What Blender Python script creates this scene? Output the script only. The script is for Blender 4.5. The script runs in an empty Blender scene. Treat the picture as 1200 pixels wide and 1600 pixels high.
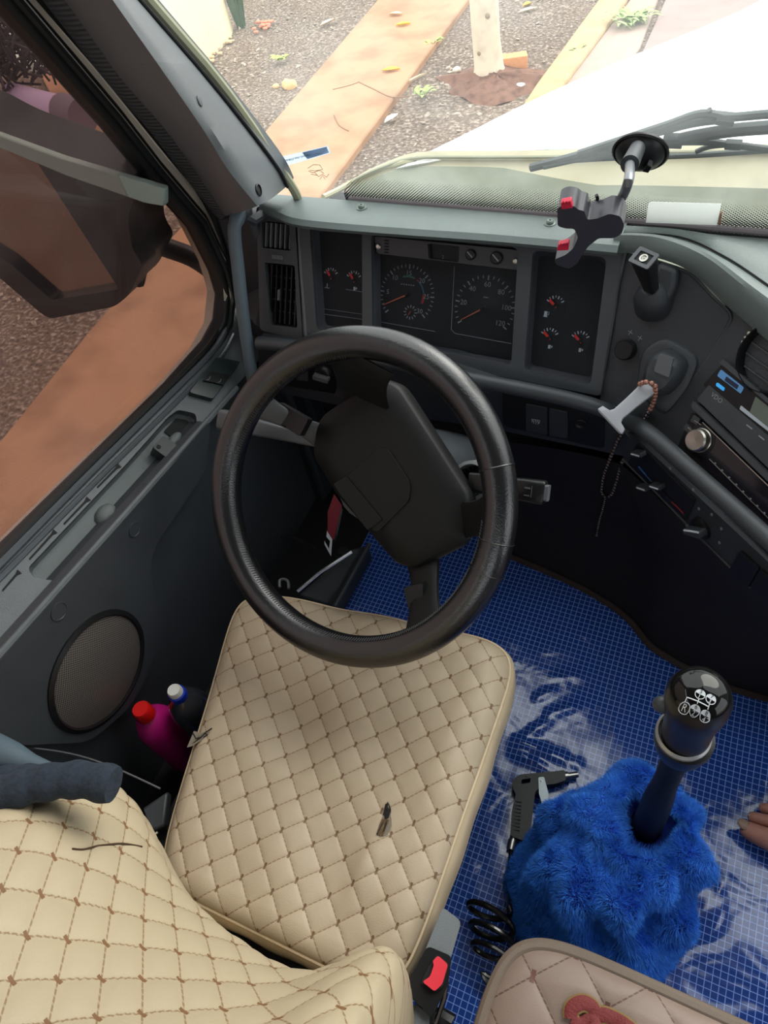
import bpy, bmesh, math, random
import numpy as np
from mathutils import Vector, Matrix
from mathutils.geometry import tessellate_polygon
random.seed(7); RN = np.random.default_rng(7)
scene = bpy.context.scene
COL = scene.collection

# ------------------------------------------------------------------ camera
H = 1.40                                   # eye height above the cab floor
F = 1100.0                                 # focal length in pixels of a 1200x1600 frame
def _unit(a): a = np.array(a, float); return a / np.linalg.norm(a)
_x = -_unit([-2316 - 600, 70 - 800, F]); _y = _unit([1400 - 600, -800 - 800, F])
_x = _unit(_x - _x.dot(_y) * _y); _z = np.cross(_x, _y)
cam = bpy.data.objects.new('camera', bpy.data.cameras.new('camera')); COL.objects.link(cam)
cam.matrix_world = Matrix(((_x[0], -_x[1], -_x[2], 0), (_y[0], -_y[1], -_y[2], 0), (_z[0], -_z[1], -_z[2], H), (0, 0, 0, 1)))
cam.data.sensor_fit = 'VERTICAL'; cam.data.sensor_height = 36; cam.data.lens = 36 * F / 1600
cam.data.clip_start = 0.02; cam.data.clip_end = 200
scene.camera = cam

# ------------------------------------------------------------------ sky, light, exposure
w = bpy.data.worlds.new('overcast_sky'); scene.world = w; w.use_nodes = True
nt = w.node_tree; bg = nt.nodes['Background']
tc = nt.nodes.new('ShaderNodeTexCoord'); sp = nt.nodes.new('ShaderNodeSeparateXYZ'); rp = nt.nodes.new('ShaderNodeValToRGB')
nt.links.new(tc.outputs['Generated'], sp.inputs[0]); nt.links.new(sp.outputs['Z'], rp.inputs[0])
rp.color_ramp.elements[0].position = 0.0; rp.color_ramp.elements[0].color = (.62, .66, .68, 1)
rp.color_ramp.elements[1].position = 0.7; rp.color_ramp.elements[1].color = (.92, .97, 1.0, 1)
nt.links.new(rp.outputs[0], bg.inputs['Color']); bg.inputs['Strength'].default_value = 1.9
sun = bpy.data.lights.new('hazy_sun', 'SUN'); sun.energy = 1.7; sun.angle = math.radians(40); sun.color = (1, .97, .92)
so = bpy.data.objects.new('hazy_sun', sun); COL.objects.link(so); so.rotation_euler = (math.radians(-46), math.radians(22), 0)
vs = scene.view_settings; vs.view_transform = 'Standard'; vs.look = 'None'; vs.exposure = 0.55; vs.gamma = 1; vs.use_curve_mapping = False
scene.cycles.max_bounces = 8; scene.cycles.transparent_max_bounces = 16; scene.cycles.use_denoising = True
scene.cycles.sample_clamp_indirect = 6

# ------------------------------------------------------------------ geometry helpers
def P3(x, y, d): return Vector((x, y, H - d))           # d = drop below eye height
def ray(px, py):
    v = np.array([px - 600, py - 800, F]); return Vector((v @ _x, v @ _y, v @ _z))
EYE = Vector((0, 0, H))
class Fr:
    """a local frame standing on a real surface of the cab: u right, v up, n towards the driver"""
    def __init__(s, o, u, v):
        s.o = Vector(o); s.u = Vector(u).normalized(); v = Vector(v); s.v = (v - v.dot(s.u) * s.u).normalized(); s.n = s.u.cross(s.v)
    def at(s, px, py, c=0.0):
        r = ray(px, py); t = ((s.o + s.n * c - EYE).dot(s.n)) / r.dot(s.n); q = EYE + r * t - s.o
        return (q.dot(s.u), q.dot(s.v))
    def W(s, a, b, c=0.0): return s.o + s.u * a + s.v * b + s.n * c
    def P(s, px, py, c=0.0): a, b = s.at(px, py, c); return s.W(a, b, c)
    def off(s, c): return Fr(s.W(0, 0, c), s.u, s.v)
    def sub(s, a, b, c=0, rot=0):
        return Fr(s.W(a, b, c), s.u * math.cos(rot) + s.v * math.sin(rot), s.v * math.cos(rot) - s.u * math.sin(rot))
def drop(px, py, d):
    r = ray(px, py); return EYE + r * (d / -r.z)
def onx(px, py, x):
    r = ray(px, py); return EYE + r * (x / r.x)
def ony(px, py, y):
    r = ray(px, py); return EYE + r * (y / r.y)

def rr(a0, b0, a1, b1, r, k=5):
    return roundp([(a0, b0), (a1, b0), (a1, b1), (a0, b1)], r, k)
def roundp(pts, r, k=5):
    out = []; n = len(pts)
    rs = r if isinstance(r, (list, tuple)) else [r] * n
    for i in range(n):
        p = Vector(pts[i]).to_2d(); a = Vector(pts[i - 1]).to_2d(); b = Vector(pts[(i + 1) % n]).to_2d()
        if rs[i] <= 0: out.append((p.x, p.y)); continue
        da, db = (a - p), (b - p); la, lb = da.length, db.length
        q = min(rs[i], la * .49, lb * .49); A = p + da * (q / la); B = p + db * (q / lb)
        for j in range(k + 1):
            t = j / k; c = A * (1 - t) ** 2 + p * 2 * t * (1 - t) + B * t * t; out.append((c.x, c.y))
    return out
def area2(p): return sum(p[i - 1][0] * p[i][1] - p[i][0] * p[i - 1][1] for i in range(len(p)))
def spline(pts, n):
    pts = [Vector(p) for p in pts]; out = []; m = len(pts) - 1
    for i in range(n + 1):
        t = i / n * m; k = min(int(t), m - 1); f = t - k
        p0 = pts[max(k - 1, 0)]; p1 = pts[k]; p2 = pts[k + 1]; p3 = pts[min(k + 2, m)]
        out.append(.5 * ((2 * p1) + (p2 - p0) * f + (2 * p0 - 5 * p1 + 4 * p2 - p3) * f * f + (3 * p1 - 3 * p2 + p3 - p0) * f ** 3))
    return out
class MB:
    def __init__(s): s.v = []; s.f = []; s.uv = None
    def add(s, vs, fs):
        o = len(s.v); s.v += [tuple(p) for p in vs]; s.f += [tuple(i + o for i in f) for f in fs]; return s
    def prism(s, fr, poly, c0, c1, holes=(), inset=0):
        poly = list(poly)
        if area2(poly) < 0: poly = poly[::-1]
        hs = []
        for h in holes:
            h = list(h); hs.append(h[::-1] if area2(h) > 0 else h)
        loops = [poly] + hs
        flat = [p for l in loops for p in l]; n = len(flat)
        tris = tessellate_polygon([[Vector((p[0], p[1], 0)) for p in l] for l in loops])
        top = [fr.W(p[0], p[1], c1) for p in flat]; bot = [fr.W(p[0], p[1], c0) for p in flat]
        fs = []
        for t in tris:
            a, b, c = t
            ar = (flat[b][0] - flat[a][0]) * (flat[c][1] - flat[a][1]) - (flat[c][0] - flat[a][0]) * (flat[b][1] - flat[a][1])
            if ar < 0: a, c = c, a
            fs.append((a, b, c)); fs.append((c + n, b + n, a + n))
        i0 = 0
        for l in loops:
            m = len(l)
            for i in range(m):
                j = (i + 1) % m; fs.append((i0 + j, i0 + i, i0 + i + n, i0 + j + n))
            i0 += m
        return s.add(top + bot, fs)
    def box(s, fr, a0, a1, b0, b1, c0, c1, r=0.0):
        if r > 0: return s.prism(fr, rr(a0, b0, a1, b1, r), c0, c1)
        return s.prism(fr, [(a0, b0), (a1, b0), (a1, b1), (a0, b1)], c0, c1)
    def loft(s, rings, close=True, caps=True):
        n = len(rings[0]); m = len(rings); vs = [p for r in rings for p in r]; fs = []
        for i in range(m - 1):
            for j in range(n if close else n - 1):
                k = (j + 1) % n; fs.append((i * n + j, i * n + k, (i + 1) * n + k, (i + 1) * n + j))
        if caps and close: fs.append(tuple(range(n))[::-1]); fs.append(tuple((m - 1) * n + j for j in range(n)))
        return s.add(vs, fs)
    def tube(s, pts, r, seg=10, closed=False, flat=1.0, up=None):
        pts = [Vector(p) for p in pts]; n = len(pts); rings = []; prev = None
        for i, p in enumerate(pts):
            if closed: t = pts[(i + 1) % n] - pts[i - 1]
            else: t = pts[min(i + 1, n - 1)] - pts[max(i - 1, 0)]
            t.normalize()
            if up is not None: a = Vector(up).cross(t).normalized()
            elif prev is None: a = t.orthogonal().normalized()
            else: a = (prev - prev.dot(t) * t).normalized()
            prev = a; b = t.cross(a); q = r[i] if isinstance(r, (list, tuple)) else r
            rings.append([p + a * (q * math.cos(2 * math.pi * j / seg)) + b * (q * flat * math.sin(2 * math.pi * j / seg)) for j in range(seg)])
        if closed: rings.append(rings[0])
        return s.loft(rings, True, not closed)
    def lathe(s, fr, prof, seg=24, a=0, b=0, caps=True, sx=1, sy=1):
        return s.loft([[fr.W(a + r * sx * math.cos(2 * math.pi * j / seg), b + r * sy * math.sin(2 * math.pi * j / seg), h) for j in range(seg)] for r, h in prof], True, caps)
    def text(s, fr, txt, a, b, size, c=0, rot=0, align='CENTER', depth=.0003):
        cu = bpy.data.curves.new('t', 'FONT'); cu.body = txt; cu.size = size; cu.align_x = align; cu.align_y = 'CENTER'; cu.resolution_u = 2
        ob = bpy.data.objects.new('t', cu); me = bpy.data.meshes.new_from_object(ob)
        f2 = fr.sub(a, b, 0, rot)
        s.add([f2.W(v.co.x, v.co.y, c + depth) for v in me.vertices], [tuple(p.vertices) for p in me.polygons])
        bpy.data.objects.remove(ob); bpy.data.curves.remove(cu); bpy.data.meshes.remove(me); return s
    def ball(s, c, r, sub=2, sc=(1, 1, 1)):
        bm = bmesh.new(); bmesh.ops.create_icosphere(bm, subdivisions=sub, radius=1)
        s.add([Vector(c) + Vector((v.co.x * r * sc[0], v.co.y * r * sc[1], v.co.z * r * sc[2])) for v in bm.verts], [tuple(v.index for v in f.verts) for f in bm.faces]); bm.free(); return s
    def build(s, name, mat, parent=None, smooth=True, bevel=0, sub=0, angle=35, seg=2, **tags):
        me = bpy.data.meshes.new(name); me.from_pydata(s.v, [], s.f); me.update()
        if s.uv is not None:
            ul = me.uv_layers.new(name='quilt'); lv = np.empty(len(me.loops), dtype=np.int32); me.loops.foreach_get('vertex_index', lv)
            ul.data.foreach_set('uv', np.asarray(s.uv, dtype=np.float32)[lv].ravel())
        bm = bmesh.new(); bm.from_mesh(me); bmesh.ops.recalc_face_normals(bm, faces=bm.faces) if tags.pop('recalc', True) else None; bm.to_mesh(me); bm.free()
        if mat: me.materials.append(mat)
        if smooth:
            me.shade_smooth()
            try: me.set_sharp_from_angle(angle=math.radians(angle))
            except Exception: pass
        ob = bpy.data.objects.new(name, me); COL.objects.link(ob)
        if parent: ob.parent = parent
        if bevel:
            m = ob.modifiers.new('b', 'BEVEL'); m.width = bevel; m.segments = seg; m.limit_method = 'ANGLE'; m.angle_limit = math.radians(40)
            m.use_clamp_overlap = True
        if sub:
            m = ob.modifiers.new('s', 'SUBSURF'); m.levels = m.render_levels = sub
        for k, v in tags.items(): ob[k] = v
        return ob
def thing(name, label, cat, group=None, kind=None, loc=None):
    o = bpy.data.objects.new(name, None); COL.objects.link(o); o.empty_display_size = .02
    if label: o['label'] = label
    if cat: o['category'] = cat
    if group: o['group'] = group
    if kind: o['kind'] = kind
    return o
def T(label, cat, group=None):
    d = {'label': label, 'category': cat}
    if group: d['group'] = group
    return d
ST = {'kind': 'structure'}

# ------------------------------------------------------------------ materials
def lin(c):
    c = [x / 255 for x in c]; return tuple(x / 12.92 if x <= .04045 else ((x + .055) / 1.055) ** 2.4 for x in c) + (1,)
def mat(name, rgb, rough=.5, metal=0, noise=0, nscale=60, bump=0, bscale=400, spec=.5, coat=0, emit=0, detail=3, dark=.6):
    m = bpy.data.materials.new(name); m.use_nodes = True; t = m.node_tree; b = t.nodes['Principled BSDF']
    c = lin(rgb) if max(rgb) > 1 else tuple(rgb) + (1,)
    b.inputs['Base Color'].default_value = c; b.inputs['Roughness'].default_value = rough; b.inputs['Metallic'].default_value = metal
    b.inputs['Specular IOR Level'].default_value = spec
    if coat: b.inputs['Coat Weight'].default_value = coat; b.inputs['Coat Roughness'].default_value = .05
    if emit: b.inputs['Emission Color'].default_value = c; b.inputs['Emission Strength'].default_value = emit
    tcn = t.nodes.new('ShaderNodeTexCoord')
    if noise:
        n = t.nodes.new('ShaderNodeTexNoise'); n.inputs['Scale'].default_value = nscale; n.inputs['Detail'].default_value = detail + 2
        t.links.new(tcn.outputs['Object'], n.inputs['Vector'])
        mx = t.nodes.new('ShaderNodeMix'); mx.data_type = 'RGBA'
        mx.inputs['A'].default_value = c; mx.inputs['B'].default_value = tuple(x * (1 - dark) for x in c[:3]) + (1,)
        mr = t.nodes.new('ShaderNodeMapRange'); mr.inputs[1].default_value = .45; mr.inputs[2].default_value = .75; mr.inputs[3].default_value = 0; mr.inputs[4].default_value = noise
        t.links.new(n.outputs[0], mr.inputs[0]); t.links.new(mr.outputs[0], mx.inputs['Factor']); t.links.new(mx.outputs['Result'], b.inputs['Base Color'])
    if bump:
        n = t.nodes.new('ShaderNodeTexNoise'); n.inputs['Scale'].default_value = bscale; n.inputs['Detail'].default_value = detail
        t.links.new(tcn.outputs['Object'], n.inputs['Vector'])
        bp = t.nodes.new('ShaderNodeBump'); bp.inputs['Strength'].default_value = bump; bp.inputs['Distance'].default_value = .001
        t.links.new(n.outputs[0], bp.inputs['Height']); t.links.new(bp.outputs[0], b.inputs['Normal'])
    return m
def glass(name, tint, gloss=.08, haze=.05, hazec=(.8, .85, .85), rough=.0, scr=0):
    m = bpy.data.materials.new(name); m.use_nodes = True; t = m.node_tree; t.nodes.clear()
    o = t.nodes.new('ShaderNodeOutputMaterial'); tr = t.nodes.new('ShaderNodeBsdfTransparent'); tr.inputs[0].default_value = tuple(tint) + (1,)
    gl = t.nodes.new('ShaderNodeBsdfGlossy'); gl.inputs['Roughness'].default_value = rough
    df = t.nodes.new('ShaderNodeBsdfTranslucent'); df.inputs[0].default_value = tuple(hazec) + (1,)
    m1 = t.nodes.new('ShaderNodeMixShader'); m2 = t.nodes.new('ShaderNodeMixShader')
    fr = t.nodes.new('ShaderNodeFresnel'); fr.inputs[0].default_value = 1.45
    m1.inputs[0].default_value = haze; t.links.new(tr.outputs[0], m1.inputs[1]); t.links.new(df.outputs[0], m1.inputs[2])
    if scr:
        tcn = t.nodes.new('ShaderNodeTexCoord'); n = t.nodes.new('ShaderNodeTexNoise'); n.inputs['Scale'].default_value = 6; n.inputs['Detail'].default_value = 6
        t.links.new(tcn.outputs['Object'], n.inputs['Vector']); mr = t.nodes.new('ShaderNodeMapRange')
        mr.inputs[1].default_value = .4; mr.inputs[2].default_value = .75; mr.inputs[3].default_value = haze * .6; mr.inputs[4].default_value = haze + scr
        t.links.new(n.outputs[0], mr.inputs[0]); t.links.new(mr.outputs[0], m1.inputs[0])
    ml = t.nodes.new('ShaderNodeMath'); ml.operation = 'MULTIPLY'; ml.inputs[1].default_value = gloss
    ge = t.nodes.new('ShaderNodeNewGeometry'); fb_ = t.nodes.new('ShaderNodeMath'); fb_.operation = 'SUBTRACT'; fb_.inputs[0].default_value = 1; t.links.new(ge.outputs['Backfacing'], fb_.inputs[1])
    mm = t.nodes.new('ShaderNodeMath'); mm.operation = 'MULTIPLY'; t.links.new(fr.outputs[0], mm.inputs[0]); t.links.new(fb_.outputs[0], mm.inputs[1])   # only the entering face reflects
    t.links.new(mm.outputs[0], ml.inputs[0]); t.links.new(ml.outputs[0], m2.inputs[0])
    t.links.new(m1.outputs[0], m2.inputs[1]); t.links.new(gl.outputs[0], m2.inputs[2]); t.links.new(m2.outputs[0], o.inputs[0])
    return m
def tree(m): return m.node_tree, m.node_tree.nodes['Principled BSDF']
def math_n(t, op, a, b=None, c=None):
    n = t.nodes.new('ShaderNodeMath'); n.operation = op
    for i, x in enumerate((a, b, c)):
        if x is None: continue
        if isinstance(x, (int, float)): n.inputs[i].default_value = x
        else: t.links.new(x, n.inputs[i])
    return n.outputs[0]
def mixc(t, fac, a, b):
    n = t.nodes.new('ShaderNodeMix'); n.data_type = 'RGBA'
    for k, x in (('Factor', fac), ('A', a), ('B', b)):
        if isinstance(x, (int, float, tuple)): n.inputs[k].default_value = x
        else: t.links.new(x, n.inputs[k])
    return n.outputs['Result']

DK = mat('dark_grained_plastic', (.027, .031, .037), .45, bump=.5, bscale=900, noise=.25, nscale=14)
DK2 = mat('charcoal_plastic', (.042, .048, .055), .42, bump=.4, bscale=900, noise=.3, nscale=20)
BK = mat('black_plastic', (.009, .009, .010), .36, spec=.35)
BKM = mat('black_matte', (.006, .006, .007), .8)
HOOD = mat('greenish_grey_dash_vinyl', (.145, .178, .172), .42, bump=.4, bscale=700, noise=.25, nscale=9)
GREYP = mat('grey_plastic', (.10, .105, .115), .5, bump=.3, bscale=800)
PILL = mat('pillar_trim_plastic', (.125, .135, .145), .45, bump=.3, bscale=800)
SILL = mat('door_sill_plastic', (.10, .113, .122), .38, bump=.5, bscale=900, noise=.25, nscale=30)
TRAY = mat('tray_plastic', (.15, .172, .175), .4, bump=.8, bscale=1200)
RUB = mat('black_rubber', (.012, .013, .013), .5)
BEIGEM = mat('beige_painted_metal', (228, 216, 198), .5)
GASK = mat('pale_olive_gasket', (150, 150, 125), .6)
LEATH = mat('black_leather', (.007, .007, .008), .27, bump=.35, bscale=420, spec=.8)
HANDLE = mat('blue_grey_handle', (.095, .13, .155), .5)
METAL = mat('brushed_metal', (.55, .53, .48), .3, 1)
CHROME = mat('bright_metal', (.75, .76, .78), .18, 1)
WHT = mat('white_print', (200, 205, 210), .6)
DIMW = mat('dim_print', (140, 145, 150), .6)
REDN = mat('red_needle', (225, 50, 40), .5)
ORN = mat('orange_needle', (190, 100, 70), .5)
DIAL = mat('black_dial', (.006, .007, .009), .6)
GREEN = mat('green_band', (60, 110, 80), .6); TEAL = mat('teal_band', (50, 100, 115), .6); REDB = mat('red_band', (150, 40, 45), .6)
REDP = mat('red_plastic', (232, 62, 76), .3); REDG = mat('red_rubber_grip', (215, 40, 70), .5)
COVER = glass('gauge_cover', (.88, .90, .92), gloss=.10, haze=.012, hazec=(.5, .55, .6), rough=.12)
WSG = glass('windshield_glass', (.97, .97, .95), gloss=.5, haze=.035, scr=.05)
SDG = glass('side_window_glass', (.50, .425, .40), gloss=.9, haze=.02, hazec=(.5, .48, .5), scr=.03)

# quilted upholstery: lines of stitching on the diagonals, short knot bars at the crossings
def quilt_mat(name, base, line, knot, P, kl=.0045, kw=.0016, seam=.0009, knots='v', grain=700):
    m = bpy.data.materials.new(name); m.use_nodes = True; t, b = tree(m)
    uv = t.nodes.new('ShaderNodeUVMap'); uv.uv_map = 'quilt'; s = t.nodes.new('ShaderNodeSeparateXYZ'); t.links.new(uv.outputs[0], s.inputs[0])
    x, y = s.outputs[0], s.outputs[1]
    p = math_n(t, 'ADD', x, y); q = math_n(t, 'SUBTRACT', x, y)
    def dist(v):      # distance to the nearest multiple of P
        f = math_n(t, 'FRACT', math_n(t, 'ADD', math_n(t, 'DIVIDE', v, P), 100.5)); return math_n(t, 'MULTIPLY', math_n(t, 'ABSOLUTE', math_n(t, 'SUBTRACT', f, .5)), P)
    dp, dq = dist(p), dist(q)
    mn = math_n(t, 'MINIMUM', dp, dq)
    dash = math_n(t, 'GREATER_THAN', math_n(t, 'FRACT', math_n(t, 'MULTIPLY', math_n(t, 'ADD', y, 10.0), 210.0)), .28)
    ln = math_n(t, 'MULTIPLY', math_n(t, 'LESS_THAN', mn, seam * 1.3), math_n(t, 'ADD', math_n(t, 'MULTIPLY', dash, .55), .35))
    # knot: work out local offset from the crossing
    def sg(v):
        f = math_n(t, 'FRACT', math_n(t, 'ADD', math_n(t, 'DIVIDE', v, P), 100.5)); return math_n(t, 'MULTIPLY', math_n(t, 'SUBTRACT', f, .5), P)
    sp_, sq_ = sg(p), sg(q)
    lx = math_n(t, 'MULTIPLY', math_n(t, 'ADD', sp_, sq_), .5); ly = math_n(t, 'MULTIPLY', math_n(t, 'SUBTRACT', sp_, sq_), .5)
    if knots == 'v': lx, ly = ly, lx
    kn = math_n(t, 'MULTIPLY', math_n(t, 'LESS_THAN', math_n(t, 'ABSOLUTE', lx), kl), math_n(t, 'LESS_THAN', math_n(t, 'ABSOLUTE', ly), kw))
    tcn = t.nodes.new('ShaderNodeTexCoord'); n = t.nodes.new('ShaderNodeTexNoise'); n.inputs['Scale'].default_value = 7; n.inputs['Detail'].default_value = 4
    t.links.new(tcn.outputs['Object'], n.inputs['Vector'])
    c0 = mixc(t, math_n(t, 'MULTIPLY', n.outputs[0], .5), lin(base), tuple(v * .72 for v in lin(base)[:3]) + (1,))
    c1 = mixc(t, ln, c0, lin(line)); c2 = mixc(t, kn, c1, lin(knot)); t.links.new(c2, b.inputs['Base Color'])
    b.inputs['Roughness'].default_value = .48; b.inputs['Specular IOR Level'].default_value = .4
    n2 = t.nodes.new('ShaderNodeTexNoise'); n2.inputs['Scale'].default_value = grain; n2.inputs['Detail'].default_value = 2; t.links.new(tcn.outputs['Object'], n2.inputs['Vector'])
    bp = t.nodes.new('ShaderNodeBump'); bp.inputs['Strength'].default_value = .35; bp.inputs['Distance'].default_value = .0008
    t.links.new(n2.outputs[0], bp.inputs['Height']); t.links.new(bp.outputs[0], b.inputs['Normal'])
    return m
def puff(x, y, P, h):
    p = np.abs(np.sin(np.pi * (x + y) / P)); q = np.abs(np.sin(np.pi * (x - y) / P)); return h * (p * q) ** .4
BEIGE = quilt_mat('beige_quilted_leatherette', (184, 167, 142), (136, 112, 84), (112, 86, 62), .0495)
BEIGEB = quilt_mat('beige_quilted_back', (186, 170, 141), (138, 112, 82), (124, 90, 60), .0495, kl=.0048, knots='h')
BROWNQ = quilt_mat('taupe_quilted_leatherette', (138, 119, 108), (86, 60, 50), (100, 68, 60), .078, kl=.0065, kw=.0026, knots='v', grain=900)
BEIGES = mat('beige_leatherette_side', (200, 180, 148), .5, bump=.4, bscale=700, noise=.4, nscale=12, dark=.4)
PIPE_BR = mat('taupe_piping', (110, 96, 84), .55, bump=.4, bscale=900)
STITCH = mat('brown_thread', (120, 92, 62), .8)

# blue mat with a printed square grid, glossy wavy vinyl
MATB = bpy.data.materials.new('blue_grid_vinyl'); MATB.use_nodes = True; t, b = tree(MATB)
tcn = t.nodes.new('ShaderNodeTexCoord'); mp = t.nodes.new('ShaderNodeMapping'); mp.inputs['Rotation'].default_value = (0, 0, math.radians(0.5)); t.links.new(tcn.outputs['Object'], mp.inputs[0])
s = t.nodes.new('ShaderNodeSeparateXYZ'); t.links.new(mp.outputs[0], s.inputs[0]); G = .0108
def gl(v):
    f = math_n(t, 'FRACT', math_n(t, 'ADD', math_n(t, 'DIVIDE', v, G), 500.5)); return math_n(t, 'LESS_THAN', math_n(t, 'ABSOLUTE', math_n(t, 'SUBTRACT', f, .5)), .055)
g = math_n(t, 'MAXIMUM', gl(s.outputs[0]), gl(s.outputs[1]))
n1 = t.nodes.new('ShaderNodeTexNoise'); n1.inputs['Scale'].default_value = 5; n1.inputs['Detail'].default_value = 3; t.links.new(tcn.outputs['Object'], n1.inputs['Vector'])
cb = mixc(t, n1.outputs[0], lin((22, 50, 120)), lin((36, 78, 165)))
t.links.new(mixc(t, g, cb, lin((130, 165, 235))), b.inputs['Base Color']); b.inputs['Roughness'].default_value = .14; b.inputs['Specular IOR Level'].default_value = .7; b.inputs['Coat Weight'].default_value = .6; b.inputs['Coat Roughness'].default_value = .1
n2 = t.nodes.new('ShaderNodeTexNoise'); n2.inputs['Scale'].default_value = 9; n2.inputs['Detail'].default_value = 2; n2.inputs['Distortion'].default_value = 1.2; t.links.new(tcn.outputs['Object'], n2.inputs['Vector'])
bp = t.nodes.new('ShaderNodeBump'); bp.inputs['Strength'].default_value = .55; bp.inputs['Distance'].default_value = .012
t.links.new(n2.outputs[0], bp.inputs['Height']); t.links.new(bp.outputs[0], b.inputs['Normal'])

# ------------------------------------------------------------------ reference surfaces of the cab
CL = Fr(P3(-.44, .945, .73), (1, 0, 0), (0, .556, .83))          # face of the instrument cluster
cdir = Vector((.757, -.653, 0))
CF = Fr(P3(.046, .926, .68), cdir, (.653 * .647, .757 * .647, 1))   # raked console face
HC = Fr(P3(-.042, .835, .88), cdir, (0, 0, 1))    # heater panel
SPn = Fr(P3(-.105, 1.0, .64), Vector((.151, -.074, -.04)), Vector((.005, .125, .20)))     # side panel between cluster and console
LF = Fr(P3(-.44, .865, .85), (1, 0, 0), (0, 0, 1))               # lower dash face
WS = Fr(P3(0, 1.065, .65), (1, 0, 0), (0, -.447, .894))          # windshield, inner side
DS = Fr(P3(-.80, .50, .863), (0, 1, -.106), (-1, 0, .80))          # door sill top: u forward, v outwards
DP = Fr(P3(-.80, .5, .85), (0, 1, 0), (0, 0, 1))                 # door inner panel; n points inboard
FL = Fr((0, 0, 0), (1, 0, 0), (0, 1, 0))
def pl(fr, pts, c=0): return [fr.at(x, y, c) for x, y in pts]
# ================================================================== THE SETTING: cab shell
MB().box(FL, -.84, 1.35, -1.0, 1.45, -.05, -.004).build('floor', BKM, **ST)
CEIL = mat('headliner', (105, 105, 104), .9)
TRIMW = mat('rear_wall_trim', (90, 92, 96), .7)
ceil = MB().box(FL, -.84, 1.35, -1.0, .60, 1.80, 1.85).build('ceiling', CEIL, **ST)
bw = Fr((0, -1.0, 0), (1, 0, 0), (0, 0, 1))
MB().prism(bw, [(-.84, 0), (1.35, 0), (1.35, 1.8), (-.84, 1.8)], -.03, 0, holes=[rr(-.45, .95, .95, 1.5, .05)]).build('wall_rear', TRIMW, **ST)
rw = Fr((1.35, 0, 0), (0, 1, 0), (0, 0, 1))
MB().prism(rw, [(-1, 0), (1.2, 0), (1.2, .5), (.7, 1.8), (-1, 1.8)], 0, .03, holes=[rr(-.45, .35, .62, 1.55, .06)]).build('wall_right', TRIMW, **ST)
MB().prism(Fr((0, 1.40, 0), (1, 0, 0), (0, 0, 1)), [(-.84, 0), (1.35, 0), (1.35, .58), (-.84, .58)], 0, .03).build('wall_front', BKM, **ST)
# left wall below and ahead of the door
MB().prism(DP.off(-.02), [(-1.6, -.80), (.58, -.80), (.58, -.08), (-1.6, -.02)], -.03, 0).build('wall_left', DK, **ST)

# ---- floor mat
fm = []
b1 = [drop(x, y, H) for x, y in ((520, 950), (575, 850))]
outline = [(-.56, -.85), (-.56, .40), (b1[0].x, b1[0].y), (b1[1].x, b1[1].y), (-.45, .98), (.05, .98), (.9, .98), (1.2, .6), (1.2, -.85)]
ridges = []
for (x0, y0, x1, y1, hh, ww) in ((808, 1160, 900, 1196, .009, .011), (806, 1178, 862, 1206, .008, .009), (826, 1150, 872, 1122, .008, .010), (858, 1118, 916, 1100, .007, .010), (838, 1094, 882, 1072, .006, .008), (868, 1062, 930, 1054, .004, .012), (815, 1240, 840, 1265, .007, .008), (1100, 1440, 1135, 1380, .006, .02), (1190, 1150, 1210, 1300, .005, .03)):
    a_, b_ = drop(x0, y0, H), drop(x1, y1, H); ridges.append((np.array([a_.x, a_.y]), np.array([b_.x, b_.y]), hh, ww))
def ridge_h(x, y):
    z = 0; p = np.array([x, y])
    for a_, b_, hh, ww in ridges:
        d = b_ - a_; t_ = min(1, max(0, (p - a_).dot(d) / d.dot(d))); q = p - a_ - d * t_; r2 = q.dot(q)
        if r2 < ww * ww * 6: z += hh * math.exp(-r2 / (ww * ww)) * (.35 + .65 * math.sin(math.pi * min(1, t_ + .12)))
    return z
N = 300; gx = np.linspace(-.62, 1.2, N); gy = np.linspace(-.85, .98, N)
vv = []; ff = []
for j, y in enumerate(gy):
    for i, x in enumerate(gx):
        z = .002 + .0025 * math.sin(9 * x + 3 * math.sin(4 * y)) * math.sin(7 * y + 2 * x) + .003 + (ridge_h(x, y) if y > -.1 and x > -.2 else 0)
        vv.append((x, y, z))
for j in range(N - 1):
    for i in range(N - 1): ff.append((j * N + i, j * N + i + 1, (j + 1) * N + i + 1, (j + 1) * N + i))
m = MB(); m.add(vv, ff); fmo = m.build('floor_mat', MATB, **T('blue vinyl floor mat printed with a fine pale square grid, covering the cab floor', 'floor mat'))

# ---- skirt of the centre console down to the floor, and carpet edge
def arc(p, q, r, n=10): return spline([p, q, r], n)
bot = spline([drop(790, 862, H - .01), drop(900, 910, H - .01), drop(976, 956, H - .01), drop(1014, 1000, H - .01), drop(1040, 1020, H - .01), drop(1110, 1058, H - .01), drop(1200, 1088, H - .01), drop(1320, 1110, H - .01)], 24)  # left stretch is shaped along the soft footwell shadow, built as skirt
top = spline([LF.P(790, 690, -.04), LF.P(890, 705, -.03), HC.P(960, 722, -.01), HC.P(990, 742), HC.P(1040, 790), HC.P(1110, 855), HC.P(1200, 945), HC.P(1330, 1080)], 24)
skirt_rings = []
for a, b in zip(top, bot):
    mid = a.lerp(b, .55) + Vector((.02, .03, 0)); skirt_rings.append(spline([a, mid, b], 8))
cs = thing('centre_console', 'tall black centre console angled towards the driver, its skirt reaching the blue mat', 'console')
MB().loft(skirt_rings, close=False, caps=False).build('console_skirt', mat('black_carpet_skirt', (.015, .015, .020), .8, spec=.3), cs, recalc=False)
MB().tube([p + Vector((-.004, -.006, .0)) for p in bot], .007, 8, flat=.8).build('skirt_edge_trim', mat('brown_carpet_edge', (60, 48, 44), .9, bump=1, bscale=600), cs)

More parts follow.
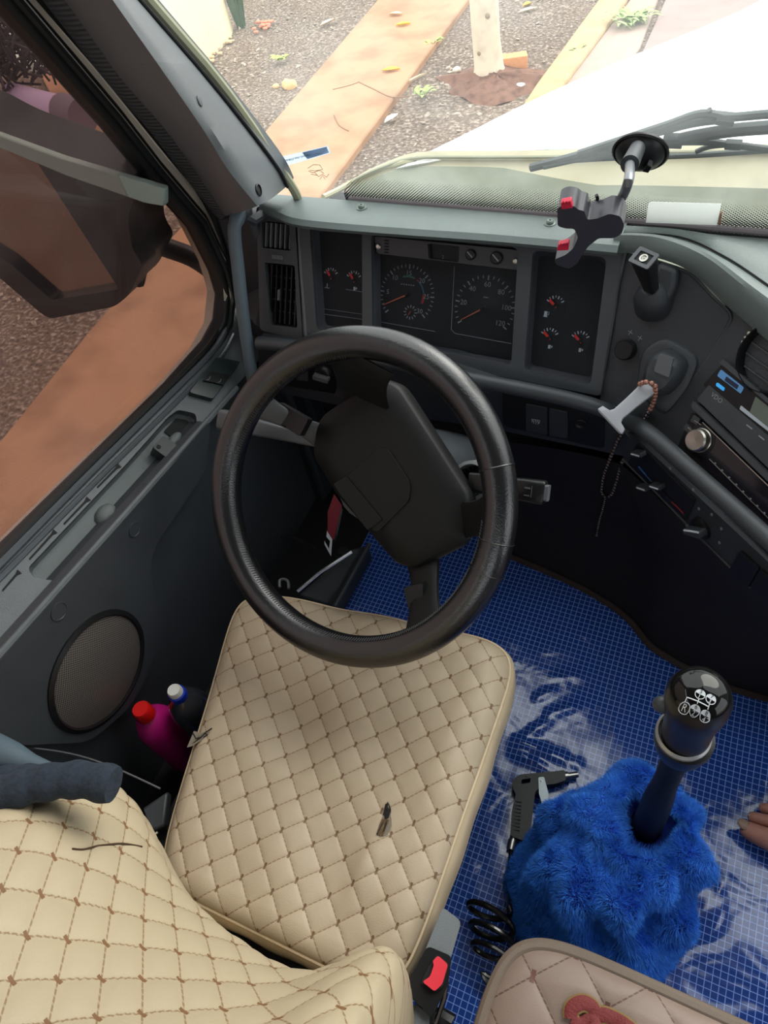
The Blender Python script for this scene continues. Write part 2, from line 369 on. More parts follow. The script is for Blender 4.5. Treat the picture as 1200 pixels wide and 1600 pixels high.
# ---- boxes added under the dashboard to keep daylight out of the footwell
# ---- dashboard body behind everything (dark shell)
da = thing('dashboard', 'long black dashboard with greenish-grey vinyl top below the windshield', 'dashboard')
zt = .625
HT = Fr(P3(-.4, 1.0, zt), (1, 0, 0), (0, 1, 0))
# top pad: from lip of the cluster to the windshield
lip = [HT.P(x, y) for x, y in ((404, 325), (430, 336), (470, 349), (600, 361), (780, 374), (965, 391))]
back = [Vector((p.x, 1.040, p.z)) for p in lip]
rings = []
for a, b in zip(spline(lip, 20), spline(back, 20)):
    fr_dn = a + Vector((0, .004, -.012)); rings.append([fr_dn, a + Vector((0, -.002, -.003)), a + Vector((0, .006, .004)), a.lerp(b, .35) + Vector((0, 0, .006)), b + Vector((0, 0, .002)), b + Vector((0, .008, -.05))])
MB().loft(rings, close=False, caps=False).build('top_pad', HOOD, da, recalc=False)
# right-hand pad: flat top rolling over into the raked face
A = spline([HT.P(972, 366), HT.P(1060, 372), HT.P(1130, 402), HT.P(1200, 448), HT.P(1300, 520), HT.P(1420, 620)], 30)
B = spline([SPn.P(968, 396, .01), SPn.P(1005, 398, .008), SPn.P(1075, 422, .006), CF.P(1143, 484, .006), CF.P(1215, 545, .006), CF.P(1340, 650, .006)], 30)
rings = []
for i, (a, b) in enumerate(zip(A, B)):
    bk = Vector((a.x + .0, 1.048, H - zt)); o = a + (b - a) * .45 + Vector((-.010, -.016, .018))
    rings.append([bk + Vector((0, 0, -.01)), bk.lerp(a, .5) + Vector((0, 0, .004)), a + Vector((0, .006, .0015)), a + Vector((0, .001, -.002)), a + Vector((0, -.004, .001)), a.lerp(o, .6) + Vector((-.003, -.004, .008)), o, o.lerp(b, .6) + Vector((-.002, -.004, .002)), b, b + Vector((.02, .025, -.006))])
rings = [spline(r, 16) for r in rings]
MB().loft(rings, close=False, caps=False).build('curved_pad', HOOD, da, recalc=False)
MB().tube([a + Vector((0, .002, .001)) for a in A[:24]], .0012, 5).build('pad_seam', BKM, da)
# defroster strip along the glass
MB().tube([Vector((x, 1.046, H - .624)) for x in np.linspace(-.60, 1.2, 12)], .005, 8).build('defroster_strip', mat('lilac_grey_trim', (120, 112, 116), .6), da)
ub = MB().box(FL, -.76, .0, .885, 1.39, .44, .485).box(FL, -.76, 1.33, 1.10, 1.39, .485, .60).box(FL, .0, .40, .88, 1.39, .02, .485).box(FL, .40, 1.33, .60, 1.39, .008, .60); ub.build('under_dash_light_block', BKM, da)  # added boxes that block daylight leaking in under the dash
MB().box(FL, .42, 1.32, .62, 1.045, .602, H - .632).build('passenger_side_pad', HOOD, da, bevel=.03, seg=4)
# end panel (with left air vent) : narrow column left of cluster
col_out = roundp(pl(CL, [(402, 322), (462, 334), (474, 520), (474, 532), (408, 516)]), .008)
vent_hole = roundp(pl(CL, [(410, 345), (453, 349), (456, 392), (411, 387)]), .004)
vent_hole2 = roundp(pl(CL, [(415, 410), (462, 415), (466, 512), (424, 507)]), .004)
MB().prism(CL, col_out, -.03, .004, holes=[vent_hole, vent_hole2]).build('vent_column', DK2, da, bevel=.002)
MB().box(CL, CL.at(402, 400)[0], CL.at(474, 400)[0], -.15, .115, -.085, -.032).build('column_core', BKM, da)
MB().tube([CL.P(466, 337, .004), CL.P(470, 420, .006), CL.P(478, 525, .006)], .003, 8).build('column_seam_ridge', GREYP, da)
# side panel + console face plates
sp_out = roundp([SPn.at(966, 392), SPn.at(1005, 400), SPn.at(1078, 424), SPn.at(1143, 494), SPn.at(1085, 590), SPn.at(1040, 640), SPn.at(1010, 720), SPn.at(990, 690), SPn.at(935, 640)], [.004, .01, .02, .012, .01, .03, .02, .02, .01])
MB().prism(SPn, sp_out, -.02, .0).build('side_panel', DK, da, bevel=.002)
MB().tube(spline([SPn.P(1035, 412, .0), SPn.P(1078, 428, .001), SPn.P(1112, 462, .001), SPn.P(1141, 492, .001), SPn.P(1130, 520, .0), SPn.P(1085, 590, 0)], 30), .0022, 6).build('panel_bead', DK2, da)
MB().tube([SPn.P(981, 372, .003), SPn.P(966, 440, .003), SPn.P(950, 540, .003), SPn.P(936, 616, .003)], .004, 8).build('cluster_side_ridge', DK2, da)
cf_out = [CF.at(1136, 470), CF.at(1250, 560), CF.at(1420, 740), CF.at(1360, 1010), CF.at(1200, 852), CF.at(1000, 668), CF.at(1010, 640), CF.at(1080, 590)]
MB().prism(CF, cf_out, -.03, -.002).build('console_face', DK, cs)
# rounded ridge that runs under cluster and console
rg = [LF.P(404, 536, .02), LF.P(450, 540, .02), LF.P(560, 556, .022), LF.P(700, 585, .022), LF.P(860, 617, .022), LF.P(935, 637, .02), LF.P(975, 655, .004), HC.P(1010, 674, .012), HC.P(1080, 735, .014), HC.P(1200, 842, .014), HC.P(1340, 975, .014)]
MB().tube(spline(rg, 60), .0125, 12).build('rounded_ridge', DK2, da)
# lower panel with switch row
lo = [LF.at(404, 530), LF.at(700, 575), LF.at(985, 650), LF.at(985, 715), LF.at(930, 703), LF.at(760, 668), LF.at(560, 640), LF.at(404, 606)]
MB().prism(LF, lo, -.05, .0).build('lower_panel', DK, da)
sw_out = roundp(pl(LF, [(786, 602), (945, 640), (945, 700), (786, 664)]), .012)
MB().prism(LF, sw_out, .0, .0035).build('switch_plate', BK, da, bevel=.001)
for q in ([(823, 628), (856, 634), (856, 676), (823, 669)], [(860, 635), (888, 641), (888, 681), (860, 677)]):
    MB().prism(LF, roundp(pl(LF, q), .003), .003, .0065).build('rocker_switch', DK, da, bevel=.001)
sc = Fr(LF.P(837, 660, .007), LF.u, LF.v); ic = MB()
for k in (-1, 0, 1): ic.tube([sc.W(k * .004, -.004, 0), sc.W(k * .004 + .001, 0, 0), sc.W(k * .004 - .001, .004, 0)], .0005, 4)
ic.tube([sc.W(a, b, 0) for a, b in ((-.006, -.001), (-.007, .006), (.007, .006), (.006, -.001))], .0005, 4)
ic.build('defrost_symbol', WHT, da)
MB().lathe(Fr(LF.P(908, 661, .003), LF.u, LF.v), [(.011, 0), (.011, .003), (.0085, .004), (.006, .002), (.0, .002)], 20).build('round_socket', BK, da)
MB().lathe(Fr(LF.P(762, 608, .0), LF.u, LF.v), [(.008, 0), (.008, .003), (0, .004)], 20).build('round_cap', DK2, da)
# left lower switches seen through the wheel
MB().prism(LF, roundp(pl(LF, [(440, 562), (560, 570), (562, 618), (440, 600)]), .006), .0, .004).build('switch_plate', BK, da, bevel=.001)
MB().prism(LF, roundp(pl(LF, [(446, 574), (462, 575), (462, 590), (446, 588)]), .002), .004, .009).build('hazard_button', REDP, da, bevel=.001)
hz = MB(); f_ = Fr(LF.P(455, 582, .0095), LF.u, LF.v)
hz.tube([f_.W(-.004, -.003), f_.W(.004, -.003), f_.W(0, .004)], .0005, 4, closed=True); hz.build('hazard_symbol', WHT, da)
MB().prism(LF, roundp(pl(LF, [(466, 572), (484, 574), (484, 592), (466, 590)]), .002), .004, .0075).build('rocker_switch', DK2, da, bevel=.001)
f_ = Fr(LF.P(507, 582, .004), LF.u, LF.v)
MB().lathe(f_, [(.018, 0), (.018, .004), (.015, .010), (0, .010)], 24).build('light_switch_dial', BK, da)
MB().prism(f_.sub(0, 0, 0, -.15), roundp([(-.016, -.006), (.016, -.006), (.016, .004), (-.016, .004)], .003), .009, .020).build('light_switch_grip', GREYP, da, bevel=.001)
MB().prism(LF, roundp(pl(LF, [(534, 568), (554, 571), (553, 608), (533, 604)]), .002), .004, .009).build('fog_light_switch', BK, da, bevel=.001)
f_ = Fr(LF.P(542, 597, .0095), LF.u, LF.v); ic = MB()
for k in (-1, 0, 1): ic.tube([f_.W(-.006, k * .003), f_.W(-.001, k * .003)], .0006, 4)
ic.tube([f_.W(.001, -.005), f_.W(.001, .005), f_.W(.004, .003), f_.W(.005, 0), f_.W(.004, -.003)], .0005, 4, closed=True)
ic.build('fog_light_symbol', WHT, da)
# two screws on the top pad
for x, y in ((566, 329), (859, 354)):
    p = HT.P(x, y); f_ = Fr(p + Vector((0, 0, .004)), (1, 0, 0), (0, 1, 0))
    MB().lathe(f_, [(.009, 0), (.009, .002), (.006, .0025), (.006, .005), (.0045, .007), (.002, .007), (.002, .005), (0, .005)], 18).build('screw', mat('dull_screw', (120, 130, 125), .4, .6), da)
# left vents slats
def slats(fr, x0, x1, y0, y1, nv, nh, par, mv, mh, tilt=0):
    for i in range(nv):
        a = x0 + (x1 - x0) * (i + .5) / nv; MB().box(fr, a - .0012, a + .0012, y0, y1, -.012, -.002).build('vent_slat', mv, par)
    for i in range(nh):
        b = y0 + (y1 - y0) * (i + 1) / (nh + 1); MB().box(fr, x0, x1, b - .001, b + .001, -.018, -.010).build('vent_slat', mh, par)
a0, b1_ = CL.at(411, 347); a1, b0 = CL.at(455, 390)
slats(CL, a0, a1, b0, b1_, 6, 1, da, mat('vent_slat_grey', (.16, .165, .17), .5), DK)
a0, b1_ = CL.at(420, 413); a1, b0 = CL.at(463, 509)
slats(CL, a0, a1, b0, b1_, 6, 4, da, BK, DK2)
MB().box(Fr(CL.P(438, 461, -.006), CL.u, CL.v), -.002, .002, -.010, .010, 0, .008).build('vent_tab', GREYP, da, bevel=.001)
MB().box(Fr(CL.P(434, 402, .004), CL.u, CL.v), -.012, .012, -.004, .004, 0, .003).build('vent_lever', GREYP, da, bevel=.001)

# ================================================================== instrument cluster
cl = thing('instrument_cluster', 'black three-window instrument cluster with dials behind the steering wheel', 'instrument cluster')
win1 = roundp(pl(CL, [(486, 354), (568, 359), (568, 525), (497, 514)]), [.006, .010, .006, .010])
win2 = roundp(pl(CL, [(582, 364), (811, 387), (800, 570), (584, 530)]), [.012, .012, .008, .008])
win3 = roundp(pl(CL, [(834, 391), (949, 402), (924, 600), (820, 578)]), [.010, .012, .008, .010])
cl_out = roundp(pl(CL, [(468, 340), (975, 384), (938, 618), (476, 526)]), [.004, .004, .006, .006])
bez = MB().prism(CL, cl_out, -.012, .006, holes=[win1, win2, win3]).build('bezel', DK2, cl, bevel=.004, seg=3)
# sloped inner walls of each window
WALL = mat('window_reveal', (.075, .072, .08), .45)
def reveal(win, depth, shrink):
    cx = sum(p[0] for p in win) / len(win); cy = sum(p[1] for p in win) / len(win)
    inn = [(cx + (p[0] - cx) * shrink, cy + (p[1] - cy) * shrink) for p in win]
    if area2(win) < 0: pass
    MB().loft([[CL.W(a, b, -.004) for a, b in win], [CL.W(a, b, -depth) for a, b in inn]], True, False).build('window_reveal', WALL, cl, recalc=False, angle=60)
    MB().prism(CL, inn, -depth - .004, -depth).build('dial_board', DIAL, cl)
    MB().prism(CL, [(cx + (p[0] - cx) * 1.01, cy + (p[1] - cy) * 1.01) for p in win], -.0065, -.005).build('clear_cover', COVER, cl)
D_ = .024
reveal(win1, D_, .93); reveal(win2, D_, .965); reveal(win3, D_, .93)
DL = CL.off(-D_)
def gauge(par, cx, cy, r, a_from, a_to, n, major, nums, needle, nlen, ntail=.0, ncol=ORN, tick=.006, tw=.0009, tsize=.011, tmat=DIMW, name='gauge'):
    g = MB(); f = Fr(DL.P(cx, cy), DL.u, DL.v)
    g.lathe(f, [(r * 1.12, .0), (r * 1.12, .0006), (0, .0006)], 32); root = g.build(name, DIAL, par)
    k = MB()
    for i in range(n + 1):
        a = math.radians(a_from + (a_to - a_from) * i / n); L = tick * (1.5 if i % major == 0 else 1); ww = tw * (1.5 if i % major == 0 else 1)
        s2 = f.sub(0, 0, 0, a); k.box(s2, r - L, r, -ww, ww, .0008, .0012)
    for i, (txt) in enumerate(nums):
        if not txt: continue
        a = math.radians(a_from + (a_to - a_from) * i / max(1, len(nums) - 1)); rr_ = r - tick * 1.5 - tsize * .62
        k.text(f, txt, rr_ * math.cos(a), rr_ * math.sin(a), tsize, .001)
    k.build('dial_marks', tmat, root)
    nd = MB(); s2 = f.sub(0, 0, 0, math.radians(needle)); nd.prism(s2, [(-ntail, -.0012), (nlen, -.0006), (nlen, .0006), (-ntail, .0012)], .003, .0042); nd.build('needle', ncol, root)
    MB().lathe(f, [(.0035, .001), (.0035, .004), (0, .005)], 14).build('needle_hub', BK, root)
    return root, f
tach, tf = gauge(cl, 636, 461, .0515, 222, -42, 30, 5, ['', '5', '10', '15', '20', '25', '30'], 207, .048, .0, ORN, .005, .0007, .0115, DIMW, 'tachometer')
bd = MB()
def arcband(f, r, a0, a1, w, c=.0012, n=10):
    m = MB(); vs = []
    for i in range(n + 1):
        a = math.radians(a0 + (a1 - a0) * i / n); vs += [f.W((r - w) * math.cos(a), (r - w) * math.sin(a), c), f.W(r * math.cos(a), r * math.sin(a), c)]
    m.add(vs, [(2 * i, 2 * i + 1, 2 * i + 3, 2 * i + 2) for i in range(n)]); return m
arcband(tf, .033, 110, 68, .003).build('green_arc', GREEN, tach); arcband(tf, .033, 60, 52, .0025).build('red_arc', REDB, tach); arcband(tf, .033, 50, 12, .0025).build('teal_arc', TEAL, tach)
arcband(tf, .034, 8, -20, .0045).build('red_arc', REDB, tach)
f2 = Fr(DL.P(641, 488, .002), DL.u, DL.v); k = MB()
for i in range(12):
    s2 = f2.sub(0, 0, 0, math.radians(30 * i)); k.box(s2, .008, .0125, -.0008, .0008, 0, .0004)
k.build('clock_marks', DIMW, tach)
MB().tube([f2.W(-.003, -.005, .0012), f2.W(.001, .002, .0012)], .0007, 4).build('clock_hand', REDN, tach)
k = MB()
for i in range(6): k.box(tf, -.013 + i * .0045, -.0105 + i * .0045, .0165, .0182, .001, .0013)
k.build('unit_print', DIMW, tach)
spd, sf = gauge(cl, 757, 481, .053, 215, -35, 24, 4, ['', '20', '40', '60', '80', '100', '120'], 213, .045, -.008, ORN, .005, .0007, .012, DIMW, 'speedometer')
MB().box(sf, -.004, .004, .0165, .0180, .001, .0013).build('unit_print', DIMW, spd)
k = MB(); k.tube([DL.P(x, y, .001) for x, y in ((710, 416), (705, 515), (711, 521), (799, 537))], .0005, 4); k.tube([DL.P(x, y, .001) for x, y in ((594, 503), (680, 518))], .0005, 4)
k.tube([DL.P(x, y, .001) for x, y in ((500, 490), (566, 499))], .0006, 4); k.tube([DL.P(x, y, .001) for x, y in ((540, 452), (566, 456))], .0006, 4); k.tube([DL.P(x, y, .001) for x, y in ((502, 482), (566, 491))], .0004, 4)
k.build('board_lines', DIMW, cl)
def small(cx, cy, r, a0, a1, nd, sym):
    g, f = gauge(cl, cx, cy, r, a0, a1, 6, 2, [], nd, r * .62, -.004 if False else .004, REDN, .0032, .0006, .006, WHT, 'small_gauge')
    s = MB()
    if sym == 'pump':
        q = f.sub(-.012, -.014, .001); s.box(q, -.003, .002, -.004, .004, 0, .0004); s.box(q, -.004, .003, -.005, -.004, 0, .0004); s.tube([q.W(.003, -.002), q.W(.0045, 0), q.W(.004, .004)], .0005, 4)
    elif sym == 'temp':
        q = f.sub(-.006, -.016, .001); s.tube([q.W(0, -.002), q.W(0, .004)], .0008, 4); s.tube([q.W(-.005, -.004), q.W(-.002, -.003), q.W(.002, -.004), q.W(.005, -.003)], .0005, 4)
    else:
        q = f.sub(.004, -.014, .001); s.box(q, -.003, .001, -.003, .003, 0, .0004); s.box(q, .002, .004, -.001, .002, 0, .0004)
    s.build('gauge_symbol', WHT, g); return g
def thick(g, px, py, ang, L=.011):
    pass
for (cx, cy, r, nd, sy) in ((517, 433, .0165, 130, 'temp'), (553, 438, .0165, 130, 'oil'), (867, 478, .0165, 140, 'pump'), (858, 528, .0165, 140, 'oil'), (906, 533, .0165, 140, 'oil')):
    g = small(cx, cy, r, 150, 35, nd, sy)
    f = Fr(DL.P(cx, cy, .004), DL.u, DL.v).sub(0, 0, 0, math.radians(nd)); MB().box(f, .003, .0135, -.0021, .0021, 0, .0012, .0008).build('red_pointer', REDN, g)
    
# trim panel at the top of the middle window: slots, display recess, knobs, screws
tp = roundp(pl(CL, [(585, 369), (811, 391), (809, 422), (589, 396)], -.004), [.006, .008, .002, .006])
rec = roundp(pl(CL, [(668, 380), (718, 385), (717, 410), (670, 404)], -.004), .003)
TPM = mat('slate_trim', (.055, .055, .062), .5, bump=.3, bscale=800)
tpo = MB().prism(CL, tp, -.022, -.0035, holes=[rec]).build('upper_trim_strip', TPM, cl, bevel=.001)
MB().prism(CL, rec, -.022, -.014).build('display_recess', BK, cl)
MB().text(Fr(CL.P(693, 395, -.0135), CL.u, CL.v), '2', 0, -.007, .008, 0).build('display_digit', DIMW, cl)
for k_ in range(5):
    p = CL.P(604, 376 + k_ * 4.6, -.003); MB().box(Fr(p, CL.u, CL.v), -.004, .004, -.0012, .0012, 0, .0006).build('slot', BKM, cl)
for x, y, r in ((736, 398, .008), (776, 403, .0095)):
    f = Fr(CL.P(x, y, -.0035), CL.u, CL.v); MB().lathe(f, [(r * 1.15, 0), (r * 1.15, .001), (r, .001), (r, .006), (r * .85, .007), (0, .007)], 20).build('knob', BK, cl)
    MB().box(f.sub(0, 0, .007, -.7), -r * .8, r * .8, -.001, .001, 0, .001).build('knob_pointer', DIMW, cl)
for x, y in ((591, 385), (806, 408)):
    f = Fr(CL.P(x, y, -.003), CL.u, CL.v); MB().lathe(f, [(.005, 0), (.005, .001), (.003, .002), (.003, .003), (0, .003)], 12).build('trim_screw', METAL, cl)
# ---- body box behind the cluster
MB().box(CL, CL.at(470, 400)[0], CL.at(968, 400)[0], -.155, .14, -.12, -.034).build('rear_housing', BKM, cl)
# ================================================================== door, window, pillar
d1 = thing('door_1', None, None, kind='structure')
wtop = 1.75
# window outline in the image -> plane x = -.885
def gx_(x, y, X=-.885): return onx(x, y, X)
gpts = [(0, 854), (259, 600), (319, 532), (337, 499), (341, 461), (330, 424), (296, 356), (225, 277), (161, 199), (67, 94), (0, 19)]
GP = Fr((-.885, 0, 0), (0, 1, 0), (0, 0, 1))
g2 = [GP.at(x, y) for x, y in gpts]
# extend beyond the frame: rearwards along the sill and up to the roof
slope = (g2[0][1] - g2[1][1]) / (g2[0][0] - g2[1][0]); rear_y = -.62
top_s = (g2[-1][0] - g2[-3][0]) / (g2[-1][1] - g2[-3][1])
ztop = 1.62
g_open = [(rear_y, g2[0][1] + slope * (rear_y - g2[0][0]))] + g2 + [(g2[-1][0] + top_s * (ztop - g2[-1][1]), ztop), (rear_y, ztop)] if g2[-1][1] < ztop else [(rear_y, g2[0][1] + slope * (rear_y - g2[0][0]))] + [p for p in g2 if p[1] < ztop] + [(rear_y, ztop)]
def grow(poly, d):
    out = []; n = len(poly); sgn = 1 if area2(poly) > 0 else -1
    for i in range(n):
        a = Vector(poly[i - 1]); p = Vector(poly[i]); c = Vector(poly[(i + 1) % n])
        e1 = (p - a).normalized(); e2 = (c - p).normalized(); nn = (Vector((e1.y, -e1.x)) + Vector((e2.y, -e2.x)))
        nn = nn / max(.3, nn.length) ; k = d / max(.5, nn.dot(Vector((e1.y, -e1.x)))); out.append(tuple(p + nn * k * sgn))
    return out
print('glass outline', [tuple(round(c, 3) for c in p) for p in g_open])
seal_out = grow(g_open, .036); bei_out = grow(g_open, .062)
GPf = Fr((-.885, 0, 0), (0, 1, 0), (0, 0, 1))
MB().prism(GPf, grow(g_open, .006), -.006, -.001).build('window_1', SDG, **ST)
MB().prism(GPf, seal_out, -.012, .022, holes=[g_open]).build('window_seal', RUB, d1, bevel=.007, seg=3)
ring = grow(g_open, .018); MB().tube([GPf.W(a, b, .022) for a, b in ring], .007, 8, closed=True).build('seal_lip', mat('soft_black_rubber', (.018, .02, .021), .35), d1)
outer = [(-1.0, .0), (.98, .0), (.98, .60)] + []
body_out = grow(g_open, .075)
MB().prism(GPf, body_out, -.05, .004, holes=[grow(g_open, .03)]).build('painted_door_frame', BEIGEM, d1)
# sill with tray
tray = roundp(pl(DS, [(43, 888), (52, 903), (90, 908), (308, 662), (306, 646), (278, 640), (262, 652), (200, 722)]), .008)
sill_pts = [DS.at(-60, 1082), DS.at(0, 1017), DS.at(100, 905), DS.at(220, 770), DS.at(375, 596), DS.at(420, 545), DS.at(440, 470), DS.at(372, 470), DS.at(352, 520), DS.at(262, 612), DS.at(120, 752), DS.at(0, 874), DS.at(-60, 932)]
slots = []
for (x0, y0, x1, y1) in ((3, 922, 30, 893), (45, 873, 86, 830), (99, 818, 138, 779), (151, 761, 186, 727)):
    slots.append(roundp(pl(DS, [(x0, y0), (x1 - 6, y1 + 4), (x1 - 3, y1 - 3), (x1 + 4, y1 + 3), (x1 - 3, y1 + 6), (x0 + 2, y0 + 2)]), .0005, 1))
MB().prism(DS, sill_pts, -.02, 0, holes=[tray]).build('sill_top', SILL, d1, bevel=.004, seg=3)
cx = sum(p[0] for p in tray) / len(tray); cy = sum(p[1] for p in tray) / len(tray)
inn = [(cx + (p[0] - cx) * .965, cy + (p[1] - cy) * .80) for p in tray]
trm = MB().loft([[DS.W(a, b, 0) for a, b in tray], [DS.W(a, b, -.015) for a, b in tray], [DS.W(a, b, -.026) for a, b in inn]], True, False); trm.prism(DS, inn, -.028, -.0258); trm.build('sill_tray', TRAY, d1)
for sl in slots: MB().prism(DS, sl, .0, .0012).build('demist_slot', BKM, d1)
# hump and latch in the tray
MB().ball(DS.P(165, 806, -.028), .022, 2, (.8, 1.1, .8)).build('tray_hump', TRAY, d1)
MB().box(Fr(DS.P(284, 672, -.026), DS.u, DS.v), -.028, .022, -.030, .022, 0, .003, .004).build('handle_recess', BKM, d1)
MB().box(Fr(DS.P(250, 703, -.018), DS.u, DS.v), -.018, .016, -.020, .010, 0, .022, .006).build('latch_lever', DK, d1, bevel=.002)
MB().lathe(Fr(DS.P(248, 698, .0045), DS.u, DS.v), [(.004, 0), (.004, .0006), (0, .0006)], 12).build('latch_dot', BKM, d1)
MB().ball(DS.P(272, 688, -.016), .013, 2, (.8, 1.6, .7)).build('latch_stem', TRAY, d1)
# rails between glass and sill
RAIL = mat('satin_dark_rail', (.12, .135, .15), .28, .3)
def rail(off, c, r, mt, nm):
    pts = [DS.P(x + off, y + off, c) for x, y in ((-60, 917), (0, 857), (130, 726), (258, 600), (320, 537), (342, 500))]
    MB().tube(spline(pts, 30), r, 8).build(nm, mt, d1)
rail(5, .008, .005, RUB, 'glass_wiper_strip'); rail(12, .006, .0065, RAIL, 'sill_rail'); rail(23, .001, .0050, RAIL, 'sill_rail')
# window switch block
swb = roundp(pl(DS, [(293, 618), (335, 563), (373, 570), (330, 628)]), .006)
MB().prism(DS, swb, 0, .012).build('switch_block', mat('green_black_plastic', (.018, .030, .030), .3), d1, bevel=.002)
for q in ([(316, 596), (327, 582), (343, 584), (333, 599)], [(332, 599), (343, 585), (358, 588), (348, 603)]):
    MB().prism(DS, roundp(pl(DS, q, .012), .003), .010, .016).build('window_switch', BK, d1, bevel=.0015)
for q in ((322, 590), (339, 594)):
    c = DS.P(q[0] + 4, q[1] + 1, .0165); MB().tube([c + DS.u * -.006, c + DS.v * -.002, c + DS.u * .006], .0006, 4).build('switch_mark', DIMW, d1)
# inner panel with a raised rear part
edge = [DP.at(x, y) for x, y in ((-60, 1082), (0, 1019), (100, 907), (220, 772), (375, 598), (420, 548))]
panel = [(-1.2, edge[0][1] + .02), *edge, (.5, edge[-1][1] - .1), (.5, -.85), (-1.2, -.85)]
MB().prism(DP, panel, -.03, -.004).build('door_inner_panel', DK2, d1)
raised = roundp([(-1.2, edge[0][1] + .03)] + [DP.at(x, y, .018) for x, y in ((0, 1025), (220, 778), (330, 655), (322, 735), (238, 860), (236, 900), (246, 965), (243, 1030), (205, 1105), (140, 1160), (40, 1165), (0, 1160))] + [(-1.2, -.35)], [0, .01, .01, .02, .02, .03, .02, .02, .03, .03, .03, .01, 0, 0])
MB().prism(DP, raised, -.006, .018).build('raised_armrest_panel', DK2, d1, bevel=.008, seg=4)
MB().tube(spline([DP.P(-60, 1088, .012), DP.P(0, 1022, .014), DP.P(100, 910, .014), DP.P(220, 776, .014), DP.P(370, 606, .008)], 20), .006, 8).build('panel_top_edge', SILL, d1)
for x, y, r in ((210, 827, .0135), (92, 955, .0155)):
    MB().lathe(Fr(DP.P(x, y, .018), DP.u, DP.v), [(r, 0), (r, .0015), (r * .9, .0018), (r * .86, .001), (0, .001)], 24).build('round_blanking_cap', DK2, d1)
# speaker
GR = bpy.data.materials.new('perforated_grille'); GR.use_nodes = True; t, b = tree(GR)
tcn = t.nodes.new('ShaderNodeTexCoord'); s = t.nodes.new('ShaderNodeSeparateXYZ'); t.links.new(tcn.outputs['Object'], s.inputs[0])
K = 2 * math.pi / .0042
e1 = math_n(t, 'SINE', math_n(t, 'MULTIPLY', math_n(t, 'ADD', s.outputs[1], s.outputs[2]), K * .8)); e2 = math_n(t, 'SINE', math_n(t, 'MULTIPLY', math_n(t, 'SUBTRACT', s.outputs[1], s.outputs[2]), K * .8))
hole = math_n(t, 'GREATER_THAN', math_n(t, 'ADD', e1, e2), .35)
t.links.new(mixc(t, hole, (.13, .115, .105, 1), (.006, .006, .006, 1)), b.inputs['Base Color']); b.inputs['Roughness'].default_value = .45
sf_ = Fr(DP.P(155, 1048, .018), DP.u, DP.v); L_ = DP.at(77, 1055, .018)[0]; R_ = DP.at(233, 1040, .018)[0]; rad = .106
Tt = DP.at(165, 963, .018)[1]; Bb = DP.at(140, 1135, .018)[1]; rv = .110
print('speaker r', rad, rv)
spk = MB().lathe(sf_, [(1, 0), (1, .003), (.93, .006), (.9, .004), (.9, 0)], 48, caps=False, sx=rad, sy=rv)
spk.build('speaker_ring', BK, d1)
MB().lathe(sf_, [(.91, .002), (.7, .007), (.4, .010), (.15, .011), (0.001, .011)], 48, caps=False, sx=rad, sy=rv).build('speaker_grille', GR, d1)

# ---- A pillar (structure) and its trims
def rail3(pts, fn):
    P = [fn(x, y) for x, y in pts]; d = (P[-1] - P[-2]) ; return P + [P[-1] + d.normalized() * .75]
R3 = rail3([(447, 292), (431, 261), (375, 187), (311, 109), (216, 0)], lambda x, y: WS.P(x, y, .03))
R2 = rail3([(402, 322), (356, 265), (319, 205), (250, 105), (176, 0)], lambda x, y: WS.P(x, y, .125))
R1 = rail3([(352, 338), (322, 292), (262, 207), (187, 120), (101, 0)], lambda x, y: onx(x, y, -.815))
R0 = rail3([(346, 350), (306, 300), (240, 213), (166, 128), (66, 0)], lambda x, y: onx(x, y, -.85))
def res(P, n=24): return spline(P, n)
q0, q1, q2, q3 = res(R0), res(R1), res(R2), res(R3)
rings = []
for a, b_, c_, d_ in zip(q0, q1, q2, q3):
    r = spline([b_, b_.lerp(c_, .55) + Vector((.0, -.008, .002)), c_, c_.lerp(d_, .5) + Vector((.004, -.002, .0)), d_], 12)
    back = [d_ + Vector((0, .03, .0)), b_ + Vector((-.0, .05, .01))]
    rings.append(r + back)
MB().loft(rings, True, True).build('trim_1', PILL, **ST)
rings = [[a, a.lerp(b_, .5) + Vector((0, -.004, .003)), b_, b_ + Vector((0, .02, 0)), a + Vector((0, .02, 0))] for a, b_ in zip(q0, q1)]
TX = mat('ribbed_edge_trim', (.055, .062, .068), .6)
t2, b2 = tree(TX); tcn = t2.nodes.new('ShaderNodeTexCoord'); s = t2.nodes.new('ShaderNodeSeparateXYZ'); t2.links.new(tcn.outputs['Object'], s.inputs[0])
wv = math_n(t2, 'SINE', math_n(t2, 'MULTIPLY', s.outputs[2], 2 * math.pi / .0065)); bp = t2.nodes.new('ShaderNodeBump'); bp.inputs['Strength'].default_value = .8; bp.inputs['Distance'].default_value = .001
t2.links.new(wv, bp.inputs['Height']); t2.links.new(bp.outputs[0], b2.inputs['Normal'])
MB().loft(rings, True, True).build('trim_2', TX, **ST)
# outer body pillar in beige between door seal and trim
BP1 = rail3([(362, 470), (353, 405), (346, 352), (262, 250), (152, 115), (52, 0)], lambda x, y: onx(x, y, -.862))
BP0 = rail3([(350, 470), (345, 405), (335, 372), (240, 252), (125, 110), (15, 0)], lambda x, y: onx(x, y, -.868))
u0, u1 = res(BP0), res(BP1)
MB().loft([[a, b_, b_ + Vector((-.01, .03, 0)), a + Vector((-.01, .03, 0))] for a, b_ in zip(u0, u1)], True, True).build('trim_3', BEIGEM, **ST)
rings = [[b_ + Vector((.004, 0, 0)), a + Vector((0, .004, -.004)), a + Vector((0, .03, 0)), b_ + Vector((0, .03, 0))] for a, b_ in zip(q0, u1)]
MB().loft(rings, True, True).build('trim_4', BKM, **ST)
